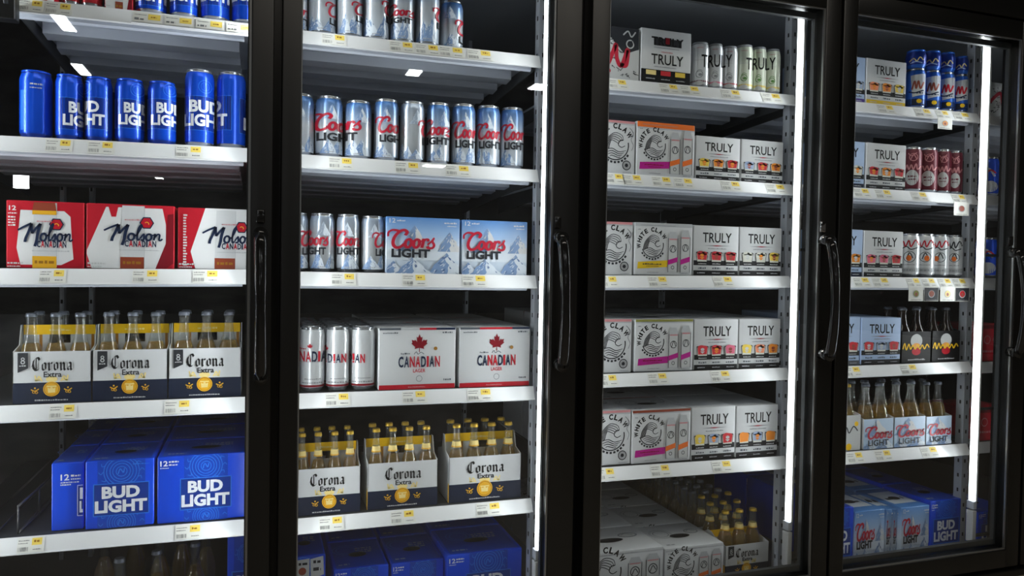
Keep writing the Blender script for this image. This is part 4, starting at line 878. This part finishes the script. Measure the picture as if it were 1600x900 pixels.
make_box(1, 2, 9, 132, 313, 316, 'molson', MOL1, rear=1); make_box(1, 2, 134, 273, 317, 322, 'molson', MOL2, rear=1); make_box(1, 2, 277, 402, 325, 327, 'molson', MOL3, rear=1)
for (xl, xr, a, c, cap) in ((19, 143, 550, 548, 489), (144, 262, 547, 545.5, 488), (263, 377, 545, 543, 487)):
    six(1, 3, xl, xr, a, c, cap, 'corona', 3, cap='cap_grey', ribbon=True, hdiv=.055, fill=.66, dp=.135, blab=None)
make_box(1, 4, 80, 131, 724, 722, 'bud_side', (), depth=.17, rz=0, rear=2, yf=.02)
make_box(1, 4, 133, 241, 721, 716, 'bud', (.52, .41, False), depth=.17, rear=2); make_box(1, 4, 245, 390, 714, 707, 'bud', (.52, .28, True), depth=.17, rear=2)

# ================================================================== door 2
for xl, xr, wd in ((452, 480, (420, 3, 492, 38)), (482, 525, (508, 0, 560, 36)), (526, 567, (549, 0, 604, 32)), (568, 608, (596, -3, 652, 32)), (610, 648, (598, 6, 648, 36)), (650, 687, (676, 8, 726, 42))):
    make_can(2, 0, xl, xr, -44, 'coors', [wd])
make_can(2, 0, 688, 724, 5, 'coors', [(711, 28, 760, 66)], yf=.02)
W2 = (484, 176, 565, 220)
make_can(2, 1, 448, 491, 149, 'coors'); make_can(2, 1, 492, 536, 153, 'coors', [W2]); make_can(2, 1, 538, 581, 160, 'coors', [W2])
make_can(2, 1, 584, 623, 157.5, 'coors', [(586, 181, 640, 222)]); make_can(2, 1, 625, 664, 161, 'coors_pale', [(653, 185, 706, 225)]); make_can(2, 1, 667, 703, 163, 'coors', [(653, 186, 706, 226)])
make_can(2, 1, 706, 743, 165, 'coors', [(706, 189, 752, 231)]); make_can(2, 1, 745, 781.5, 167.6, 'coors', [(743, 192, 788, 232)]); make_can(2, 1, 783, 818.5, 170.5, 'coors', [(783, 193, 826, 234)])
W2 = (466, 359, 513, 398)
make_can(2, 2, 440, 482, 332.6, 'coors_pale', [W2]); make_can(2, 2, 483, 523, 334, 'coors_pale', [W2]); make_can(2, 2, 525, 562, 335.5, 'coors_pale', [(521, 360, 566, 398)]); make_can(2, 2, 563.5, 600, 338, 'coors_pale', [(581, 362, 626, 400)])
make_box(2, 2, 602.5, 718.5, 337.5, 342.5, 'coors', rear=1); make_box(2, 2, 721, 824, 343, 347, 'coors', rear=1)
for xl, xr, wd in ((468, 507.6, (448, 549, 520, 566)), (509, 546, (477, 553, 541, 567)), (547, 586, (510, 553, 570, 567))):
    o = make_can(2, 3, xl, xr, 510, 'canadian', [wd], yf=.014); rear_can(o, 2, 3, 5)
o = make_box(2, 3, 591, 712, 512.5, 512, 'lager', (1,), depth=.19, rear=2); o = make_box(2, 3, 717, 828, 511.5, 511, 'lager', (0,), depth=.19, rear=2)
for (xl, xr, a, c, cap) in ((458, 563.5, 735, 728, 676), (574, 684, 726.5, 717, 668), (701, 814, 716, 708.5, 661)):
    six(2, 4, xl, xr, a, c, cap, 'corona', 4, dp=.13, hdiv=.05, cap='cap_gold', yf=.016, fill=.66, emb=.46 if xl > 460 else .50)
make_box(2, 5, 448, 509, 872, 866, 'bud', (.4, .5, 'stickers'), depth=.2, yf=.06, rear=1, desc='blue beer carton with two white stickers'); make_box(2, 5, 522, 608, 889, 884, 'bud', (.55, .3, True), depth=.2, yf=.07, rear=1)
make_box(2, 5, 612, 694, 880, 874, 'bud', (.6, .3, True), depth=.2, yf=.07, rear=1); make_box(2, 5, 698, 816, 866, 858, 'bud', (.55, .3, True), depth=.2, yf=.05, rear=1)

# ================================================================== door 3
make_box(3, 0, 905, 999, 34, 46, 'sketch', depth=.19); make_box(3, 0, 1001, 1080, 42.5, 52, 'truly_tall')
WT = (1096, 85, 1144, 105)
for xl, xr, yt in ((1083, 1108, 69), (1109, 1130, 71), (1131, 1153, 75)): make_can(3, 0, xl, xr, yt, 'truly', [WT])
WT = (1166, 90, 1212, 109)
for xl, xr, yt in ((1154, 1177, 73), (1178, 1198, 76), (1199, 1220, 79.5)): make_can(3, 0, xl, xr, yt, 'truly_green', [WT])
fr = lambda *a: ['fruit_'+x for x in a]
C3 = [(1, (899, 992, 185, 188), (994, 1085.5, 186, 199), (1087, 1156.5, 211, 217), (1158, 1224, 217, 222), ('magenta', 'orange', 'orange'), fr('yellow', 'orange', 'red'), fr('blue', 'red', 'orange')),
      (2, (896, 988.5, 345, 346.5), (991, 1082, 347, 350.5), (1083, 1154, 352, 354), (1155, 1221, 354, 357), ('claw_yellow', 'magenta', 'light_grey'), fr('red', 'red', 'red'), fr('pale', 'pale', 'yellow')),
      (3, (895, 987, 499, 499), (991.5, 1083, 499, 499), (1084, 1153, 499, 498.5), (1154, 1219, 498.5, 498), ('magenta', 'magenta', 'olive'), fr('red', 'red', 'pink'), fr('yellow', 'peach', 'orange')),
      (4, (893, 985.5, 643, 642), (987, 1079, 642, 638), (1080, 1148.5, 637, 634), (1149.5, 1215, 634, 632), ('magenta', 'orange', 'brown_red'), fr('yellow', 'blue', 'red'), fr('orange', 'blue', 'orange'))]
for s, A, B_, C, D, cl, f1, f2 in C3:
    rear = 2 if s >= 3 else 0
    strip = {'magenta': 'magenta', 'claw_yellow': 'yellow'}[cl[0]]
    make_box(3, s, *A, 'claw', ('round', '', 'pinkish'), desc='white seltzer carton with large wave emblem', rear=rear); make_box(3, s, *B_, 'claw', cl, desc='white seltzer carton with %s strip and two cans' % strip, rear=rear)
    make_box(3, s, *C, 'truly', f1, rear=rear); make_box(3, s, *D, 'truly', f2, rear=rear)
make_box(3, 5, 905, 1037, 866, 857, 'claw', ('magenta', 'light_grey', 'card_white'), depth=.19, yf=.02, rear=3, desc='large white seltzer case with top handle slot'); make_box(3, 5, 1039, 1131, 857.5, 848.5, 'claw', ('card_white', 'orange', 'card_white'), depth=.19, yf=.02, rear=3, desc='large white seltzer case with top handle slot')
six(3, 5, 1133, 1201, 853.5, 846, 797, 'corona', 3, yf=.03, dp=.17, ribbon=True, hdiv=.02, desc='white and navy bottle case with torn card', fill=.66, rows=2)

# ================================================================== door 4
make_box(4, 0, 1288, 1352, 82, 90, 'truly_blue', fr('blue', 'red', 'blue')+['purple']); make_box(4, 0, 1353.5, 1416, 90.5, 97, 'truly', fr('peach', 'orange', 'yellow')+['claw_yellow'])
low = [make_can(4, 0, a, c, t, 'blue_panel') for a, c, t in ((1424, 1447, 110), (1448.5, 1470.5, 113), (1472, 1493, 116), (1494.5, 1514, 119))]
for (a, c, t), l in zip(((1421, 1445, 81), (1447, 1469, 82.5), (1470, 1490.5, 84.5), (1493, 1510, 90)), low):
    make_can(4, 0, a+2.6, c+2.2, t, 'blue_plain', yf=l.location.y-l['r'], zb=l.location.z+l['h']+.0006).location.x = l.location.x
make_box(4, 1, 1287, 1351, 217, 221.5, 'truly_blue', fr('pale', 'orange', 'pale')+['navy']); make_box(4, 1, 1353, 1415.5, 222.5, 227, 'truly', fr('red', 'orange', 'red'))
for a, c, t in ((1417.5, 1441, 231.7), (1442.5, 1466, 233), (1467.5, 1487, 235), (1487.5, 1505, 237)): make_can(4, 1, a, c, t, 'red_script')
make_box(4, 2, 1285, 1348, 357, 358.5, 'truly_blue', fr('blue', 'red', 'orange')+['navy']); make_box(4, 2, 1349.5, 1411, 360, 362, 'truly', fr('pink', 'pink', 'red'))
for a, c, t in ((1413, 1437.5, 365.7), (1438.5, 1461, 366), (1462.5, 1484, 367), (1485.5, 1505, 368)): make_can(4, 2, a, c, t, 'sketch')
make_box(4, 3, 1282, 1344, 495, 495.5, 'truly_blue', fr('red', 'orange', 'red')+['slate'], rear=1); make_box(4, 3, 1345.5, 1407.5, 496.6, 496, 'truly_blue', fr('red', 'blue', 'red'), rear=1)
for xl, xr, yp, yc_ in ((1409, 1455, 518, 481), (1456.5, 1500, 517, 480.5)):
    six(4, 3, xl, xr, yp, yp, yc_, 'black', 2, dp=.125, cap='cap_grey', glass='dark_glass', blab=None, desc='black bottle carrier with yellow script', bdesc='dark bottle', hdiv=.012)
six(4, 4, 1300, 1345, 650, 649, 600, 'lemon', 2, dp=.125, cap='cap_gold', blab=None, desc='white bottle carrier with lemon print', hdiv=.012, fill=.66)
for xl, xr, yp, yc_ in ((1350, 1396, 655, 598), (1397.5, 1446, 652, 595), (1447.5, 1487, 651, 596)):
    six(4, 4, xl, xr, yp, yp-1.5, yc_, 'coors', 2, dp=.125, cap='cap_grey', blab=None, desc='bottle carrier with mountain and red script', hdiv=.008, fill=.66)
make_box(4, 5, 1290, 1332.5, 796, 793, 'bud', (.5, .42, True), depth=.2, yf=.01, rear=2); make_box(4, 5, 1333.5, 1381, 799.5, 796, 'coors', depth=.2, yf=.015, rear=2)
make_box(4, 5, 1406.5, 1450.5, 794.5, 788.5, 'coors', depth=.2, yf=.015, rear=2); make_box(4, 5, 1452, 1500, 783, 780, 'bud', (.52, .42, True), depth=.2, yf=.012, rear=2)
for a, c in ((1382.5, 1392.5), (1393.5, 1401)): make_box(4, 5, a, c, 797, 795, 'coors', depth=.2, yf=.03, desc='narrow end of pale blue carton')
# ================================================================== bay beyond door 4
make_box(5, 0, 1546, 1600, 127, 135, 'sketch', yf=.01); make_can(5, 1, 1540, 1562, 247, 'blue_far', yf=.01); make_can(5, 2, 1536, 1559, 372, 'blue_far', yf=.01)
make_box(5, 3, 1534, 1590, 508, 508, 'redbox', yf=.01); make_box(5, 4, 1529, 1590, 640, 638, 'redbox', yf=.01); make_box(5, 5, 1526, 1580, 800, 796, 'bud', (.5, .4, True), depth=.2, yf=.01)
# ================================================================== dim bottles on the bottom deck
DB = [(187, 893, .12), (250, 868, .26), (285, 862, .34), (322, 862, .30), (212, 858, .40), (163, 872, .30), (305, 884, .18), (245, 888, .15)]
for k, (px, py, Y) in enumerate(sorted(DB)):
    X, Z = at(px, py, Y); make_bottle(X, Y, DECK+.0006, .026, .215, 'cap_grey', lab='dim beer bottle, %s from left, bottom deck, leftmost door' % ORD[k], grp='dim bottles on the bottom deck')
make_box(1, 5, 355, 420, 838, 836, 'bud', (.5, .4, False), depth=.2, yf=.08, lab='dark blue carton at right end of bottom deck behind leftmost door')
z = DECK+.0006
for row in range(8):
    for i in range(3):
        X = at(1182, 797, .08)[0]-.0505*(2-i)+R.uniform(-.001, .001); Y = .232+row*.0545
        make_bottle(X, Y, z, .0242, .197+R.uniform(-.003, .003), 'cap_gold' if row < 1 else 'cap_grey', lab='beer bottle, %s from left, %s row behind torn bottle case, third door' % (ORD[i], ORD[row]), grp='loose bottles behind the torn case', fill=.66, label='gold' if row < 1 else None)  # rear rows get grey caps to imitate the dimness further back
# ================================================================== price tags on the rails
def price_tag(d, s, px, wpx=32, hang=None, tone=1):
    ym = RAIL[d, s][0][1]+(px-RAIL[d, s][0][0])/(RAIL[d, s][1][0]-RAIL[d, s][0][0])*(RAIL[d, s][1][1]-RAIL[d, s][0][1])
    x = at(px, ym+10, -.01)[0]; W = at(px+wpx/2, ym, -.01)[0]-at(px-wpx/2, ym, -.01)[0]; z0 = zs(d, s, x)
    ex = .004 if d in (3, 4) else 0
    ang = math.atan2(.014+ex, RH); hh = math.hypot(.014+ex, RH)*.93; rr = random.Random(int(px*3+d))
    b = MB(); b.box(-W/2, W/2, -.0006, 0, -hh, 0, 'tag_white')
    g = [('tag_yellow', rect(W*.04, W*.42, -hh*.52, -hh*.05)), ('tag_grey', lines(-W*.46, -W*.06, -hh*.22, hh*.07, 0, rr)+lines(-W*.46, -W*.12, -hh*.40, hh*.07, 0, rr)+sum([rect(-W*.46+W*.03*k, -W*.46+W*.03*k+W*rr.choice([.008, .016]), -hh*.90, -hh*.62) for k in range(13)], [])+lines(W*.1, W*.40, -hh*.84, hh*.08, 0, rr)), ('gold_dark', lines(W*.12, W*.32, -hh*.34, hh*.16, 0, rr))]
    put_flat(b, g, -.0006, .0002)
    nm = 'price tag with yellow patch'
    if hang:
        X0, Z0 = at(hang[0], hang[1], -.03); X1, Z1 = at(hang[2], hang[3], -.03); w2 = (X1-X0)/2; dz = -(Z0-Z1)
        b2 = MB(); b2.box(-w2, w2, -.0006, 0, dz, .0, 'tag_white'); c = hang[4]
        if c == 'dark': b2.box(-w2*.94, w2*.94, -.0009, -.0006, dz*.97, dz*.06, 'charcoal')
        put_flat(b2, [('light_grey', ell(0, dz*.5, w2*.45, abs(dz)*.26, 16)), (hang[5], ell(0, dz*.48, w2*.36, abs(dz)*.22, 16)), ('brown_red', ell(0, dz*.52, w2*.16, abs(dz)*.12, 10)), ('tag_grey', lines(-w2*.7, w2*.7, dz*.93, abs(dz)*.06, 0, rr))], -.001, .0002)
        nm = 'price tag with hanging %s picture card' % ('dark' if c == 'dark' else 'white')
    o = b.build('price_tag', loc=(x, -.0034, z0-.0012)); o.rotation_euler = (-ang, math.atan(-LINE[d, s][2]), 0)
    if hang:
        c = b2.build('picture_card', o); ca = Matrix.Rotation(ang, 4, 'X')
        c.matrix_parent_inverse = Matrix(); c.rotation_euler = (ang, 0, 0); c.location = (0, -.0015, -hh*.97)
    tag(o, '%s, %s from left, %s rail, %s' % (nm, nth(d, s, nm), SHELF[s], DOOR[d]), 'price tag', 'price tags on the shelf rails')
for d, s, pxs in ((1, 0, (48, 92)), (1, 1, (92, 158, 296)), (1, 2, (82, 228, 322)), (1, 3, (98, 278)), (1, 4, (48, 295)), (2, 0, (522, 628, 668, 706, 750)), (2, 1, (533, 637, 716)), (2, 2, (537, 648, 742)), (2, 3, (528, 648, 750)), (2, 4, (518, 630, 764)),
                  (3, 0, (965, 1045, 1078, 1142, 1205)), (3, 1, (960, 988, 1034, 1068, 1142, 1212)), (3, 2, (950, 1028, 1130)), (3, 3, (950, 1028, 1126)), (3, 4, (946, 1032, 1128)), (4, 0, (1384, 1442, 1502)), (4, 1, (1346, 1380, 1436)), (4, 2, (1346, 1376)), (4, 3, (1332, 1420)), (4, 4, (1336, 1380, 1452))):
    for px in pxs: price_tag(d, s, px, {1: 42, 2: 39, 3: 31, 4: 26}[d])
price_tag(4, 0, 1472, 21, (1461, 188, 1483, 208, 'white', 'peach')); price_tag(4, 1, 1498, 21, (1487, 318, 1510, 340, 'white', 'brown_red'))
for px, c, m in ((1427, 'white', 'olive'), (1451, 'dark', 'brown_red'), (1476, 'white', 'pale_gold'), (1499, 'dark', 'red')): price_tag(4, 2, px, 21, (px-11, 448, px+11, 471, c, m))
# clip-on tag strip under the blue cans of the first bay
A, C = at(206, 17, -.046), at(398, 38.5, -.046)
b = MB(); L = C[0]-A[0]; b.sect([(.022, .002), (0, 0), (-.012, -.026), (-.014, -.027), (-.010, -.030), (.004, -.006), (.022, -.006)], 0, L, 'rail_white', C[1]-A[1])
rr = random.Random(4)
o = tag(b.build('tag_strip', loc=(A[0], -.044, A[1])), 'clip-on sloping tag strip under blue cans on leftmost top shelf', 'tag strip')
for k in range(4):
    b = MB(); W = L/4*.92; hh = .026
    b.box(0, W, -.0006, 0, -hh, 0, 'tag_white'); put_flat(b, [('tag_yellow', rect(W*.52, W*.94, -hh*.72, -hh*.12)), ('tag_grey', lines(W*.06, W*.46, -hh*.3, hh*.09, 0, rr)+lines(W*.06, W*.38, -hh*.82, hh*.24, 0, rr)), ('gold_dark', lines(W*.62, W*.82, -hh*.5, hh*.14, 0, rr))], -.0006, .0002)
    t = b.build('price_tag', loc=(A[0]+L*(k+.04)/4, -.0455, A[1]+(C[1]-A[1])*(k+.04)/4-.001)); t.rotation_euler = (-.43, math.atan(-(C[1]-A[1])/L), 0)
    tag(t, 'price tag, %s from left on clip-on strip under blue cans' % ORD[k], 'price tag', 'price tags on the clip-on strip')
# black fitting hanging at the upper left corner
A, C = at(-30, -30, -.06), at(23, 30, -.06)
b = MB(); b.box(A[0], C[0], -.06, -.025, C[1], A[1]+.05, 'black_frame', .003); b.box(C[0]-.02, C[0]-.012, -.0612, -.0598, C[1]+.03, C[1]+.038, 'grey_dark', .001)
tag(b.build('corner_housing'), 'black housing in upper left corner beside the top shelf', 'housing')
# wire lane guide on the fifth shelf of the first bay
wg = tag(empty('wire_lane_guide', (0, 0, 0)), 'black wire lane guide on fifth shelf left of blue cartons', 'wire guide')
z = zs(1, 4, -.5)+.0035; xg = at(20, 830, .02)[0]+.03
for nm, pts in (('top_wire', [(xg-.02, .02, z+.06), (xg+.02, .70, z+.075)]), ('bottom_wire', [(xg-.02, .02, z), (xg+.02, .70, z)])):
    b = MB(); b.tube(pts, .0025, 'wire'); b.build(nm, wg)
for k in range(6):
    t = k/5; b = MB(); x = xg-.02+.04*t; y = .02+.68*t; b.tube([(x, y, z), (x, y, z+.06+.015*t)], .002, 'wire'); b.build('upright_wire', wg)
for k in range(3):
    b = MB(); x = xg-.11+.045*k; b.tube([(x, .03, z), (x, .70, z)], .0022, 'wire'); b.build('lane_wire', wg)

# ------------------------------------------------------------------ shop ceiling lamps, mirrored in the door glass
def ceil_lamp(px, py, sx, sy, label, hz=2.95, sz=.01):
    d = ray(px, py); t = (-.126-CY)/d.y; hit = Vector((CX+t*d.x, -.126, H+t*d.z)); m = Vector((d.x, -d.y, d.z)); u = (hz-hit.z)/m.z; q = hit+m*u
    o = tag(empty('ceiling_lamp', q), label, 'ceiling lamp', 'shop ceiling lamps')
    b = MB(); b.box(-sx/2, sx/2, -sy/2, sy/2, .012-sz, .012, 'ceiling_lamp_glow'); b.build('diffuser', o)
    b = MB(); b.box(-sx/2-.02, sx/2+.02, -sy/2-.02, sy/2+.02, .012, .0495, 'lamp_house'); b.build('lamp_body', o)
for px, py, sx, sy, n in ((100, 38, .10, .42, 'nearest the leftmost door'), (127, 110, .10, .45, 'second in line from the leftmost door'), (33, 275, .30, .1, 'standing in for a lit sign or window far off'), (249, 279, .15, .30, 'far back on the right'), (647, 115, .13, .22, 'mirrored in the second door'), (842, 137, .16, .24, 'mirrored beside the second strip lamp'), (678, 260, .40, .30, 'mirrored on the second price rail')):
    ceil_lamp(px, py, sx, sy, sz=.3 if px == 33 else .01, label='bright shop ceiling lamp %s' % n)  # the tall far box stands in for a lit sign or window
